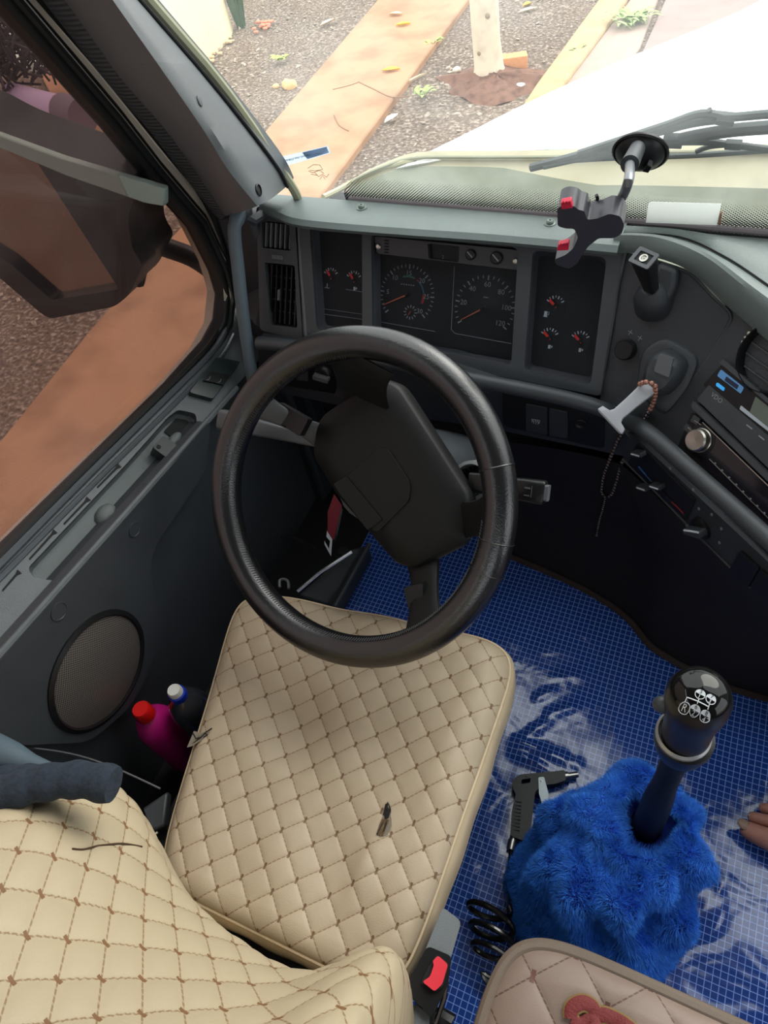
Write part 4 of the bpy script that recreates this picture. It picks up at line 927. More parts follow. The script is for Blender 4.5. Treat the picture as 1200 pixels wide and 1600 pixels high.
k.build('heater_symbols', DIMW, he)
for q in ([(1163, 857), (1193, 884), (1175, 915), (1146, 887)], [(1196, 886), (1226, 914), (1208, 946), (1179, 918)]):
    cbox(HC, q, .003, .009, .003, BK, 'blank_switch', he, .002)
hline([(974, 718), (998, 742), (1090, 835), (1200, 945)], .0022, DK2, 'lower_edge', .004)
# wires / dark fabric inside the footwell front (firewall lining)
MB().loft([[P3(x, 1.02, 1.39), P3(x, 1.10, 1.15), P3(x, 1.08, .9), P3(x, 1.0, .72)] for x in (-.84, -.4, 0, .3)], close=False, caps=False).build('wall_footwell', BKM, **ST)
# ================================================================== driver seat
ds = thing('driver_seat', 'beige diamond-quilted driver seat with torn cover, behind the steering wheel', 'seat')
zS = 1.035
Sfl, Sfr, Srr, Srl = drop(372, 915, zS), drop(822, 1002, zS), drop(620, 1566, zS), drop(234, 1374, zS)
Sfr = drop(815, 1005, zS)
def cushion(corners, thick, P, h, n, roundn, sag, side_out=.0, name='cushion', m=BEIGE, sm=None, parent=None, tilt=0.0, side_profile=None, cx=2.4):
    fl_, fr_, rr_, rl_ = corners; s = np.linspace(-1, 1, n); S, Tt = np.meshgrid(s, s)
    # squircle rounding of the corners
    r = np.maximum(np.abs(S), np.abs(Tt)); rho = (np.abs(S) ** roundn + np.abs(Tt) ** roundn) ** (1 / roundn); k = np.where(rho > 1e-6, r / np.maximum(rho, 1e-6), 1); s2 = S * k; t2 = Tt * k
    a = (s2 + 1) / 2; b = (t2 + 1) / 2
    def bl(i): return (rl_[i] * (1 - a) + rr_[i] * a) * (1 - b) + (fl_[i] * (1 - a) + fr_[i] * a) * b
    X, Y, Z = bl(0), bl(1), bl(2)
    edge = 1 - r; fall = np.clip(edge / .10, 0, 1); crown = np.sqrt(1 - (1 - fall) ** 2)
    pf_ = puff(X, Y, P, h) * np.clip((edge - .02) / .10, 0, 1)
    ZZ = Z - .016 * (1 - crown) + pf_ + sag(X, Y, s2, t2)
    vs = list(zip(X.ravel(), Y.ravel(), ZZ.ravel())); uv = list(zip(X.ravel(), Y.ravel()))
    fs = [(j * n + i, j * n + i + 1, (j + 1) * n + i + 1, (j + 1) * n + i) for j in range(n - 1) for i in range(n - 1)]
    top = MB(); top.add(vs, fs); top.uv = uv; o = top.build(name, m, parent, angle=180)
    # side wall
    idx = [i for i in range(n)] + [j * n + n - 1 for j in range(1, n)] + [(n - 1) * n + i for i in range(n - 2, -1, -1)] + [j * n for j in range(n - 2, 0, -1)]
    cxm = np.array([X.mean(), Y.mean()])
    loop = [Vector(vs[i]) for i in idx]; rings = []
    for out_, dz in (side_profile or ((0, 0), (.006, -.006), (.010, -.02), (.012, -.05), (.006, -.085), (-.01, -thick))):
        ring = []
        for q, p in enumerate(loop):
            d = Vector((p.x - cxm[0], p.y - cxm[1], 0)).normalized(); wob = .0010 * math.sin(q * .11) * min(1, abs(dz) / .03)
            ring.append(p + d * (out_ + wob) + Vector((0, 0, dz)))
        rings.append(ring)
    sd_ = MB().loft(rings, True, False)
    return o, sd_, loop
def sag(X, Y, s, t):
    g = lambda x, y, rx, ry, a: a * np.exp(-((X - x) / rx) ** 2 - ((Y - y) / ry) ** 2)
    z = .006 * (1 - s ** 2) + g(-.43, .28, .10, .12, -.020) + g(-.30, .14, .06, .12, -.010) + g(-.18, .30, .03, .2, .006) + g(-.24, .12, .02, .05, .008)
    z += .0030 * np.sin(38 * (X + .5 * Y)) * np.sin(14 * Y + 1) + g(-.16, .46, .1, .05, -.006)
    return z
cu, sdm, loop = cushion((Sfl, Sfr, Srr, Srl), .11, .0495, .0034, 261, 9, sag, parent=ds)
sdm.build('cushion_side', BEIGES, cu)
MB().tube([p + Vector((0, 0, .0015)) for p in loop[::3]], .0028, 7, closed=True).build('piping', BEIGES, cu)
# double row of stitches inside the piping
cxm = Vector((sum(p.x for p in loop) / len(loop), sum(p.y for p in loop) / len(loop), 0))
k = MB(); lp = loop
for i in range(0, len(lp) - 2, 3):
    p, q = lp[i], lp[i + 2]; d = Vector((cxm.x - p.x, cxm.y - p.y, 0)).normalized() * .010
    k.tube([p + d + Vector((0, 0, .0065)), q + d + Vector((0, 0, .0065))], .0006, 4)
k.build('edge_stitching', STITCH, cu)
# tears in the cover
TEAR = mat('torn_backing_grey', (128, 118, 104), .9, bump=1, bscale=900); TEARD = mat('tear_shadow_hole', (30, 26, 22), .95)
SF = Fr(P3(0, 0, zS - .012), (1, 0, 0), (0, 1, 0))
def seat_z(x, y):
    return None
def tear(pts, m, c, name, label=None, z=.012):
    f = Fr(P3(0, 0, zS - z), (1, 0, 0), (0, 1, 0)); MB().prism(f, pl(f, pts), -.004, c).build(name, m, cu)
bpy.context.view_layer.update()
top_me = cu.data
from mathutils.bvhtree import BVHTree
bvh = BVHTree.FromPolygons([v.co.copy() for v in top_me.vertices], [tuple(p.vertices) for p in top_me.polygons])
def on_seat(px, py, up=.0008):
    r = ray(px, py).normalized(); hit, nr, _, _ = bvh.ray_cast(EYE, r)
    return hit - r * up if hit else drop(px, py, zS)
def seat_patch(poly, m, name, up=.001, par=cu):
    c = (sum(p[0] for p in poly) / len(poly), sum(p[1] for p in poly) / len(poly)); b = MB()
    rings = []
    for kk in (1.0, .66, .33): rings.append([on_seat(c[0] + (x - c[0]) * kk, c[1] + (y - c[1]) * kk, up + .0006 * (1 - kk)) for x, y in poly])
    b.loft(rings, True, False); o = len(b.v); b.add([on_seat(*c, up + .0006)], []); n_ = len(poly); b.f += [(2 * n_ + i, 2 * n_ + (i + 1) % n_, o) for i in range(n_)]
    return b.build(name, m, par, recalc=False)
seat_patch([(606, 1252), (611, 1262), (612, 1290), (606, 1304), (594, 1308), (588, 1302), (594, 1284), (602, 1268)], TEAR, 'tear')
seat_patch([(602, 1256), (608, 1256), (611, 1266), (607, 1278), (601, 1282), (598, 1274)], TEARD, 'tear_hole', .0018)
seat_patch([(303, 1142), (315, 1146), (330, 1138), (326, 1146), (316, 1156), (300, 1166), (292, 1168)], TEAR, 'tear', .001)
k = MB()
for pts in ([(302, 1146), (306, 1154), (314, 1152), (322, 1144), (331, 1138)], [(318, 1152), (324, 1148), (320, 1145)], [(606, 1254), (602, 1262), (606, 1266)], [(599, 1284), (593, 1296), (589, 1304)], [(605, 1281), (599, 1300)]):
    k.tube([on_seat(x, y, .0018) for x, y in pts], .0011, 5)
k.build('frayed_edges', TEARD, cu)
for j in range(12):
    y = 1280 + j * 2.1; x = 602 - j * .8; MB().tube([on_seat(x - 5, y, .0022), on_seat(x + 6, y + 1.5, .0022)], .0006, 4).build('loose_thread', STITCH, cu)
# backrest
BK_N, BK_M = 220, 200
zb0, zb1 = .30, 1.12
bv = []; buv = []
tt_ = np.linspace(0, 1, BK_M); uu = np.linspace(-1, 1, BK_N)
BXC = -.372
def back_y(u, z, x):
    h = z - .55
    y = -.024 - .36 * max(h, 0) - .9 * max(h, 0) ** 2 - .25 * max(-h, 0) ** 1.5
    y += .094 * math.exp(-((u + .64) / .46) ** 2) * math.exp(-((z - .56) / .30) ** 2) + .062 * math.exp(-((u - .86) / .20) ** 2) * math.exp(-((z - .50) / .30) ** 2)
    y += .012 * math.exp(-(u / .5) ** 2) * math.exp(-((z - .62) / .14) ** 2)
    return y
rings = []
hw0 = .268
for t_ in tt_:
    z = zb0 + (zb1 - zb0) * t_; hw = hw0 * (1 - .03 * t_) * (1 - max(0, t_ - .82) ** 2 * 6)
    for u in uu:
        # rounded outer bolster: x saturates, y falls back
        x = BXC + hw * u; e = max(0, abs(u) - .90) / .10; y = back_y(u, z, x) - .055 * (1 - math.sqrt(max(0, 1 - e * e)))
        y -= max(0, t_ - .85) ** 2 * 4
        w_ = puff(x, z * 1.06, .0495, .0045) * (1 - min(1, e * 1.3)); bv.append((x, y + float(w_) * .9, z + float(w_) * .4)); buv.append((x, z * 1.06))
fs = [(j * BK_N + i, j * BK_N + i + 1, (j + 1) * BK_N + i + 1, (j + 1) * BK_N + i) for j in range(BK_M - 1) for i in range(BK_N - 1)]
m = MB(); m.add(bv, fs); m.uv = buv; bkr = m.build('backrest', BEIGEB, ds, angle=180)
# closed rear shell of the backrest
L0 = [Vector(bv[j * BK_N]) for j in range(0, BK_M, 8)]; R0_ = [Vector(bv[j * BK_N + BK_N - 1]) for j in range(0, BK_M, 8)]
rings = []
for a, b in zip(L0, R0_): rings.append(spline([a, a + Vector((-.004, -.05, 0)), a + Vector((.03, -.11, 0)), b + Vector((-.03, -.11, 0)), b + Vector((.004, -.05, 0)), b], 16))
MB().loft(rings, False, False).build('backrest_shell', BEIGES, bkr, recalc=False)
T_ = [Vector(bv[(BK_M - 1) * BK_N + i]) for i in range(0, BK_N, 6)]; MB().loft([T_, [p + Vector((0, -.05, .03)) for p in T_], [p + Vector((0, -.11, 0)) for p in T_]], False, False).build('backrest_top', BEIGES, bkr, recalc=False)
bvh2 = BVHTree.FromPolygons([Vector(v) for v in bv], fs)
def on_back(px, py, up=.001):
    r = ray(px, py).normalized(); hit, nr, _, _ = bvh2.ray_cast(EYE, r); return (hit - r * up) if hit else None
pp = [on_back(x, y, .0012) for x, y in ((113, 1326), (130, 1327), (150, 1322), (165, 1320), (185, 1318), (200, 1319), (222, 1323))]
if all(pp): MB().tube(spline(pp, 24), .0011, 5).build('seam_slit', mat('dark_thread', (72, 52, 34), .9), bkr)
# seat base and pan
MB().box(FL, -.60, -.17, -.25, .40, .06, H - zS - .10, .04).build('seat_pan', BKM, ds, bevel=.01)
MB().box(FL, -.55, -.22, -.20, .34, .006, .08, .03).build('seat_base', BKM, ds)
MB().box(Fr(P3(-.36, -.06, 1.06), (1, 0, 0), (0, 0, 1)), -.22, .22, -.05, .06, -.02, .05, .02).build('hinge_cover', BKM, ds)
# belt buckle and its grey stalk
bb = thing('belt_buckle', 'seat belt buckle with a red press button, right of the beige seat', 'belt buckle')
BF = Fr(drop(690, 1500, 1.02), (.94, -.2, -.1), (.30, .93, .0))
GST = mat('mid_grey_cover', (112, 118, 122), .5, bump=.4, bscale=800)
MB().prism(BF, roundp(pl(BF, [(692, 1417), (721, 1440), (703, 1502), (662, 1490)]), .006), -.03, .0).build('grey_arm', GST, bb, bevel=.003)
MB().prism(BF, roundp(pl(BF, [(668, 1478), (706, 1494), (700, 1540), (674, 1592), (644, 1562), (640, 1530)]), .006), -.035, .004).build('buckle_housing', BK, bb, bevel=.003)
MB().prism(BF, roundp(pl(BF, [(682, 1490), (702, 1506), (693, 1542), (678, 1552), (657, 1536), (668, 1514)], .004), .004), .002, .008).build('button_frame', BKM, bb, bevel=.001)
MB().prism(BF, roundp(pl(BF, [(684, 1493), (700, 1507), (691, 1538), (679, 1549), (660, 1534), (672, 1526), (678, 1508), (676, 1502)], .008), .003), .006, .013).build('red_button', REDP, bb, bevel=.0015)
MB().prism(BF, roundp(pl(BF, [(646, 1568), (672, 1582), (668, 1640), (636, 1640)], -.01), .004), -.03, -.008).build('grey_stalk', GST, bb, bevel=.002)
MB().tube([BF.P(x, y, -.02) for x, y in ((699, 1528), (694, 1560), (680, 1600))], .003, 6).build('steel_edge', CHROME, bb)
ob_ = MB(); ob_.tube([drop(x, y, 1.16) for x, y in ((672, 1600), (690, 1588), (706, 1600))], .012, 8); ob_.build('floor_bracket', BK, None, **T('glossy black bracket on the mat at the bottom edge below the buckle', 'bracket'))
# second buckle glimpsed left of the seat (red spot)
MB().ball(drop(213, 1285, 1.02), .010, 2, (1.2, .8, .7)).build('adjuster_knob', REDP, ds, label='tiny red adjuster knob')
MB().tube([drop(236, 1308, 1.00), drop(246, 1300, 1.00)], .0018, 6).build('metal_pin', CHROME, ds)
# recline lever and dark trim at the left
MB().prism(Fr(drop(250, 1240, 1.1), (1, 0, 0), (0, 1, 0)), pl(Fr(drop(250, 1240, 1.1), (1, 0, 0), (0, 1, 0)), [(222, 1262), (262, 1235), (256, 1290), (236, 1300)]), -.02, .0).build('seat_side_cover', DK2, ds, bevel=.004)

# ================================================================== passenger seat (brown)
ps = thing('taupe_seat_cushion', 'taupe quilted seat cushion with brown piping and red embroidery, bottom right corner', 'seat')
zP = .93
Pfl = drop(795, 1438, zP); Pfr = Vector((Pfl.x + .50, Pfl.y - .012, Pfl.z)); Prr = Pfr + Vector((0, -.50, 0)); Prl = Pfl + Vector((-.0, -.50, 0))
def flat_(X, Y, s, t): return .010 * (1 - s ** 2) + 0 * X
pc, psd, ploop = cushion((Pfl, Pfr, Prr, Prl), .10, .078, .006, 221, 8, flat_, m=BROWNQ, parent=ps)
psd.build('cushion_side', mat('olive_taupe_side', (110, 98, 82), .6), pc)
MB().tube([p + Vector((0, 0, .003)) for p in ploop[::3]], .008, 10, closed=True).build('piping', PIPE_BR, pc)
bvh3 = BVHTree.FromPolygons([v.co.copy() for v in pc.data.vertices], [tuple(p.vertices) for p in pc.data.polygons])
def on_p(px, py, up=.001):
    r = ray(px, py).normalized(); hit, nr, _, _ = bvh3.ray_cast(EYE, r); return (hit - r * up) if hit else drop(px, py, zP)
# the embroidered script letters, only their tops are in view
EMB = mat('red_embroidery', (112, 38, 36), .7, bump=1, bscale=500); EMG = mat('gold_thread_edge', (120, 96, 50), .7)
script = [(892, 1592), (893, 1577), (902, 1569), (914, 1567), (926, 1574), (931, 1586), (944, 1586), (960, 1592), (974, 1600), (990, 1612)]
sp1 = [on_p(x, y, .003) for x, y in script]
MB().tube(spline(sp1, 40), .0085, 10, flat=.25, up=(0, 0, 1)).build('embroidered_script', EMG, pc)
MB().tube([p + Vector((0, 0, .0012)) for p in spline(sp1, 40)], .0068, 10, flat=.25, up=(0, 0, 1)).build('embroidered_script', EMB, pc)
sp2 = [on_p(x, y, .003) for x, y in ((893, 1592), (908, 1600), (922, 1592), (930, 1600), (926, 1615))]
MB().tube([p + Vector((0, 0, .0012)) for p in spline(sp2, 20)], .006, 8, flat=.25, up=(0, 0, 1)).build('embroidered_script', EMB, pc)
MB().box(FL, Pfl.x + .04, Pfr.x - .04, Prl.y + .03, Pfl.y - .05, .01, H - zP - .095, .03).build('seat_pan', BKM, ps)

# ================================================================== gear lever with furry boot
gl_ = thing('gear_lever', 'black gear lever with a glossy domed knob showing the shift pattern', 'gear lever')
kc = drop(1091, 1092, .70); kb = drop(1060, 1185, .80); kn_ = drop(1050, 1228, .90); base = drop(1008, 1296, 1.22)
axis = (kc - drop(1062, 1172, .86)).normalized()
side_ = axis.cross(Vector((0, 1, 0))).normalized(); KF = Fr(kc, Vector((1, 0, 0)) - axis * axis.x, Vector((0, 1, 0)))
KF = Fr(kc, KF.u, axis.cross(KF.u))
MB().lathe(KF, [(.010, -.155), (.020, -.150), (.0215, -.135), (.0245, -.118), (.0255, -.10), (.0255, -.085), (.0260, -.06), (.0290, -.03), (.0310, -.008), (.0310, .004), (.0285, .014), (.0275, .017), (.0272, .0175)], 40, caps=False).build('knob_body', BK, gl_)
MB().lathe(KF, [(.0272, .0170), (.0262, .0200), (.022, .0250), (.015, .0290), (.008, .0308), (0.0005, .0314)], 40, caps=False).build('knob_dome', mat('glossy_black', (.006, .006, .006), .06, spec=.35), gl_)
MB().lathe(KF, [(.0290, -.112), (.0292, -.106), (.0265, -.102), (.0262, -.112)], 36, a=-.002).build('silver_collar', mat('silver_collar', (.45, .46, .47), .35, .7), gl_)
MB().lathe(KF, [(.0275, -.150), (.0315, -.125), (.0315, -.112), (.027, -.110)], 36).build('lower_collar', BK, gl_)
st0 = KF.W(0, 0, -.14)
MB().tube(spline([st0, st0.lerp(base, .45), base, base + Vector((-.004, -.004, -.12))], 20), [.0225, .020, .018, .016, .0155, .0155, .016, .018, .0195, .0205, .021, .0215] + [.022] * 9, 20).build('lever_shaft', mat('matte_black_shaft', (.006, .006, .006), .5, spec=.2), gl_)
MB().ball(KF.W(-.030, -.004, -.030), .0095, 2, (1.1, .9, 1.3)).build('range_switch', DK2, gl_)
# shift pattern print
def domeh(a, b): return float(np.interp(math.hypot(a, b), [0, .008, .015, .022, .0262, .0272], [.0314, .0308, .029, .025, .020, .017])) + .0007
k = MB(); kd = MB(); PU = Fr(KF.o, KF.u, KF.v)
def dpos(px, py):
    a, b = KF.at(px, py, .031); return a, b
def disc(px, py, rr_=.0044, top_white=True):
    a, b = dpos(px, py); out = [KF.W(a + rr_ * math.cos(q), b + rr_ * math.sin(q), domeh(a + rr_ * math.cos(q), b + rr_ * math.sin(q))) for q in np.linspace(0, 2 * math.pi, 29)[:-1]]
    k.tube(out, .0004, 4, closed=True)
    if top_white:
        rot = math.radians(-14); n_ = 14; arc_ = [(a + rr_ * math.cos(rot + math.pi * i / n_), b + rr_ * math.sin(rot + math.pi * i / n_)) for i in range(n_ + 1)]
        k.add([KF.W(x, y, domeh(x, y) + .0002) for x, y in arc_], [tuple(range(n_ + 1))])
def dtext(px, py, s, size, mb, dz=.0006, off=0):
    a, b = dpos(px, py); ro_ = math.radians(-14); a += -off * math.sin(ro_); b += off * math.cos(ro_); n0 = len(mb.v); mb.text(Fr((0, 0, 0), (1, 0, 0), (0, 1, 0)), s, a, b, size, 0, rot=ro_)
    for i_ in range(n0, len(mb.v)): q_ = mb.v[i_]; mb.v[i_] = tuple(KF.W(q_[0], q_[1], domeh(q_[0], q_[1]) + dz))
for (x, y, up_t, lo_t) in ((1094, 1085, '5', '1'), (1111, 1092, '7', '3'), (1087, 1106, '6', '2'), (1104, 1114, '8', '4')):
    disc(x, y); dtext(x, y, up_t, .0052, kd, off=.0024); dtext(x, y, lo_t, .0052, k, off=-.0024)
disc(1071, 1101, .0046, False); dtext(1071, 1101, 'R', .0078, k)
for pts in ([(1071, 1094), (1074, 1088), (1107, 1102)], [(1092, 1092), (1090, 1098)], [(1109, 1099), (1107, 1106)]):
    q = [dpos(*p) for p in pts]; q = [(q[i][0] + (q[i + 1][0] - q[i][0]) * j / 8, q[i][1] + (q[i + 1][1] - q[i][1]) * j / 8) for i in range(len(q) - 1) for j in range(9)]; k.tube([KF.W(a, b, domeh(a, b) + .0002) for a, b in q], .0006, 4)
k.build('shift_pattern', WHT, gl_); kd.build('shift_pattern_dark', BK, gl_)
# boot
FURB = mat('blue_plush_base', (12, 46, 150), .95, noise=.6, nscale=30)
fb = thing('furry_gear_boot', 'bright blue furry plush cover bunched around the foot of the gear lever', 'gear boot')
O = drop(1014, 1268, 1.16); Bc = drop(930, 1388, H - .005); NR, NA = 70, 160
def boot_pt(t_, a):
    # t 0 at the opening, 1 on the floor
    c = O.lerp(Bc, min(1, t_ * 1.15) ** .9); ro = .040; rb = .165 * (1 - .13 * max(0, math.cos(a)) ** 3 - .20 * math.exp(-((a - 2.5) / .55) ** 2) + .06 * math.cos(a - .6) + .03 * math.sin(3 * a + 1))
    s_ = t_ ** .75; r = ro + (rb - ro) * s_
    fold = .013 * math.sin(4 * a + 6 * t_ + 1.2 * math.sin(2 * a)) * math.sin(math.pi * min(1, t_ * 1.1)) + .010 * math.sin(9 * a - 11 * t_) * math.sin(math.pi * t_) + .010 * math.sin(16 * t_ + 2.5 * math.cos(a + .5)) * (1 - t_)
    r += fold
    z = O.z + (0 - O.z) * (t_ ** 1.8) + .020 * math.sin(math.pi * min(1, t_ * 1.3)) * (1 + math.sin(2 * a + 1)) * .6 + .012 * math.sin(16 * t_ + 2.5 * math.cos(a + .5) + 1.2) * (1 - t_) * min(1, t_ * 4)
    if t_ < .06: z -= (.06 - t_) * .4
    return Vector((c.x + r * math.cos(a), c.y + r * math.sin(a) * .96, max(z, .006)))
rings = [[boot_pt(i / (NR - 1), 2 * math.pi * j / NA) for j in range(NA)] for i in range(NR)]
inner = [[O + (p - O) * .55 + Vector((0, 0, -.05)) for p in rings[0]]]
MB().loft(inner + rings, True, False).build('plush_cover', FURB, fb, recalc=False)
# fur strands: real little blades scattered on the folds
R_ = np.array([[tuple(p) for p in r] for r in rings]); NF = 190000
ti = RN.random(NF) ** .75 * (NR - 1.001); aj = RN.random(NF) * NA; i0 = ti.astype(int); j0 = aj.astype(int) % NA; ft_ = (ti - i0)[:, None]; fa = (aj - aj.astype(int))[:, None]
p00 = R_[i0, j0]; p01 = R_[i0, (j0 + 1) % NA]; p10 = R_[i0 + 1, j0]; p11 = R_[i0 + 1, (j0 + 1) % NA]
pos = (p00 * (1 - fa) + p01 * fa) * (1 - ft_) + (p10 * (1 - fa) + p11 * fa) * ft_
du_ = p01 - p00; dv_ = p10 - p00; nn_ = np.cross(dv_, du_); nn_ /= np.linalg.norm(nn_, axis=1)[:, None] + 1e-9; nn_ *= np.sign(nn_[:, 2:3] + .3)
cl_n = np.stack([np.sin(pos[:, 0] * 130 + 3 * np.sin(pos[:, 1] * 90)), np.sin(pos[:, 1] * 140 + 3 * np.sin(pos[:, 2] * 100)), np.sin(pos[:, 2] * 110 + pos[:, 0] * 80)], 1)
dr = nn_ * .8 + np.array([0, 0, -.35]) + cl_n * .38 + RN.normal(size=(NF, 3)) * .22; dr /= np.linalg.norm(dr, axis=1)[:, None]
Lf = (.007 + .006 * RN.random(NF))[:, None]; sdv = np.cross(dr, RN.normal(size=(NF, 3))); sdv /= np.linalg.norm(sdv, axis=1)[:, None]
V_ = np.empty((NF, 3, 3)); V_[:, 0] = pos + sdv * .0005; V_[:, 1] = pos - sdv * .0005; V_[:, 2] = pos + dr * Lf + np.array([0, 0, -.001])
me = bpy.data.meshes.new('fur'); me.vertices.add(NF * 3); me.vertices.foreach_set('co', V_.ravel()); me.loops.add(NF * 3); me.loops.foreach_set('vertex_index', np.arange(NF * 3, dtype=np.int32)); me.polygons.add(NF)
me.polygons.foreach_set('loop_start', np.arange(0, NF * 3, 3, dtype=np.int32)); me.polygons.foreach_set('loop_total', np.full(NF, 3, dtype=np.int32)); me.update(); me.validate()
FUR = mat('blue_fur', (62, 138, 240), .7, noise=.5, nscale=60, spec=.3, dark=.5); me.materials.append(FUR)
t3, b3 = tree(FUR); 
fo = bpy.data.objects.new('fur', me); fo.parent = fb; fo['kind'] = 'stuff'; COL.objects.link(fo)

# ================================================================== blow gun and coiled hose
bg_ = thing('air_blow_gun', 'black air blow gun with a pale trigger lying on the blue mat beside the fur', 'air gun')
GF = Fr((0, 0, .020), (1, 0, 0), (0, 1, 0))
body = roundp(pl(GF, [(800, 1222), (812, 1213), (868, 1208), (882, 1206), (884, 1222), (866, 1228), (846, 1230), (836, 1240), (830, 1292), (827, 1320), (797, 1308), (800, 1268), (806, 1244), (801, 1234)]), .004)
hole = roundp(pl(GF, [(815, 1221), (829, 1219), (828, 1226), (814, 1228)]), .002)
MB().prism(GF, body, -.012, .012, holes=[hole]).build('gun_body', BK, bg_, bevel=.005, seg=3)
a, b_ = GF.P(880, 1214), GF.P(903, 1210); d = (b_ - a)
MB().tube([a, a + d * .35, a + d * .36, a + d], [.009, .009, .0065, .0055], 14).build('nozzle', METAL, bg_)
MB().prism(GF, roundp(pl(GF, [(841, 1215), (850, 1214), (857, 1240), (856, 1268), (851, 1270), (842, 1240)], .014), .003), .012, .016).build('trigger', mat('pale_trigger', (170, 180, 185), .35, .3), bg_, bevel=.001)
MB().lathe(Fr(GF.P(846, 1220, .016), (1, 0, 0), (0, 1, 0)), [(.002, 0), (.002, .001), (0, .0015)], 10).build('pivot_pin', METAL, bg_)
for i in range(9):
    y = 1252 + i * 5.5; MB().tube([GF.P(804 - i * .4, y, .011), GF.P(815 - i * .4, y + 1.5, .0135)], .0014, 5).build('grip_rib', DK2, bg_)
a, b_ = GF.P(803, 1306), GF.P(798, 1328); MB().tube([a, a.lerp(b_, .3), a.lerp(b_, .31), b_], [.007, .007, .0085, .0085], 12).build('brass_fitting', METAL, bg_)
hp = [GF.P(800, 1322), GF.P(798, 1345), GF.P(796, 1370), GF.P(795, 1392), ]
cx0, cyA, cyB = 762, 1405, 1500; turns = 3.4
A0 = GF.P(764, 1412, .012); A1 = GF.P(776, 1520, .012); ax_ = (A1 - A0); nst = 90
for i in range(nst + 1):
    t_ = i / nst; an = math.radians(20) - 2 * math.pi * turns * t_
    c = A0 + ax_ * t_; hp.append(c + Vector((.037 * math.cos(an), .012 * math.sin(an), .016 + .018 * math.sin(an))))
hp += [hp[-1] + Vector((.03, -.02, -.01)), hp[-1] + Vector((.08, -.05, -.02))]
for q in hp: q.z = max(q.z, .010)
MB().tube(spline(hp, 260), .0052, 10).build('coiled_air_hose', mat('glossy_black_hose', (.008, .008, .008), .18, coat=.4), None, **T('glossy black coiled air hose on the mat running under the taupe cushion', 'hose'))

# ================================================================== bottles and cloth left of the seat
def bottle(name, label, cap_px, x, r, h, body_m, cap_m, cap_r, cap_h, neck=.012, ring=None, lean=(0, 0)):
    p = onx(cap_px[0], cap_px[1], x); o = thing(name, label, 'bottle'); f = Fr(p, (1, 0, lean[0]), (0, 1, lean[1]))
    MB().lathe(f, [(.001, -h), (r * .9, -h), (r, -h + .01), (r, -.065), (r * .93, -.05), (r * .72, -.032), (neck, -.018), (neck, -.002)], 28, caps=False).build('bottle_body', body_m, o)
    MB().lathe(f, [(cap_r * 1.05, -.014), (cap_r, cap_h - .004), (cap_r * .85, cap_h), (0, cap_h)], 22).build('cap', cap_m, o)
    if ring: MB().lathe(f, [(cap_r * 1.25, -.016), (cap_r * 1.25, -.002), (cap_r * 1.1, .0), (cap_r, -.0)], 22).build('collar', ring, o)
    return o
PINK = mat('magenta_plastic', (205, 30, 135), .22, coat=.4); CLEAR = mat('clear_dark_pet', (.03, .035, .045), .06, spec=.8, coat=.6)
bottle('pink_bottle', 'magenta squeeze bottle with a round red cap, between door and seat', (224, 1112), -.735, .038, .22, PINK, mat('red_cap', (225, 25, 25), .3, coat=.3), .0165, .014)
bottle('clear_bottle', 'clear bottle with a white and blue cap wedged against the beige seat', (275, 1082), -.672, .036, .22, CLEAR, mat('white_cap', (225, 225, 220), .4), .0125, .012, ring=mat('blue_ring', (25, 60, 190), .35))
CLO = mat('navy_knit', (38, 48, 61), .95, bump=1.0, bscale=220, noise=.9, nscale=160, dark=.5)
t4, b4 = tree(CLO)
cf_ = thing('folded_knit_cloth', 'folded dark blue knitted cloth lying behind the door armrest, left edge', 'cloth')
def roll(pts, r, nm, d=.72, flat=.75):
    P = spline([drop(x, y, d) for x, y in pts], 40); b = MB(); rings = []
    b.tube(P, [r * (1 + .06 * math.sin(i * .9)) for i in range(len(P))], 18, flat=flat, up=(0, 0, 1)); return b.build(nm, CLO, cf_)
roll([(-60, 1252), (0, 1240), (60, 1225), (120, 1218), (178, 1226)], .020, 'cloth_roll')
roll([(-60, 1216), (0, 1216), (60, 1213), (110, 1215)], .014, 'cloth_fold', .73)
MB().tube(spline([drop(x, y, .74) for x, y in ((-70, 1150), (0, 1178), (50, 1196), (96, 1211))], 14), [.024, .023, .022, .021, .020, .019, .018, .016, .014, .012, .011, .010, .009, .007, .005], 16).build('belt_strap', mat('slate_blue_tube', (72, 88, 98), .6), None, **T('slate blue padded strap reaching in above the knitted cloth', 'strap'))
MB().tube(spline([drop(x, y, 1.0) for x, y in ((-10, 1165), (60, 1170), (120, 1180), (180, 1200), (250, 1232))], 20), .0016, 5).build('loose_cord', GREYP, None, **T('thin grey cord curving across the dark gap beside the seat', 'cord'))

# ================================================================== phone holder, paper
ph = thing('phone_holder', 'black windshield phone holder with red grip pads on a suction cup', 'phone holder')
cf0 = Fr(WS.P(1001, 236, .002), WS.u, WS.v); c_r = .036
MB().lathe(cf0, [(c_r, 0), (c_r * 1.02, .003), (c_r * .96, .005), (c_r * .9, .004), (c_r * .82, .009), (c_r * .5, .016), (.010, .020), (0, .020)], 40).build('suction_cup', BK, ph)
stem0 = WS.P(996, 232, .018); stem1 = WS.P(984, 257, .060)
MB().tube([stem0, stem0.lerp(stem1, .5), stem1], [.010, .0105, .0115], 18).build('cup_socket', DK2, ph)
MB().prism(Fr(WS.P(1010, 258, .022), WS.u, WS.v), [(-.004, -.006), (.004, -.008), (.008, .004), (.002, .008)], -.004, .006).build('locking_tab', BK, ph, bevel=.001)
HF = Fr(ony(925, 330, .80), (1, .10, 0), (0, -.35, .94))
arm = [stem1, HF.P(983, 278, -.02), HF.P(975, 302, -.022), HF.P(962, 320, -.024), HF.P(945, 332, -.022), HF.P(925, 334, -.018)]
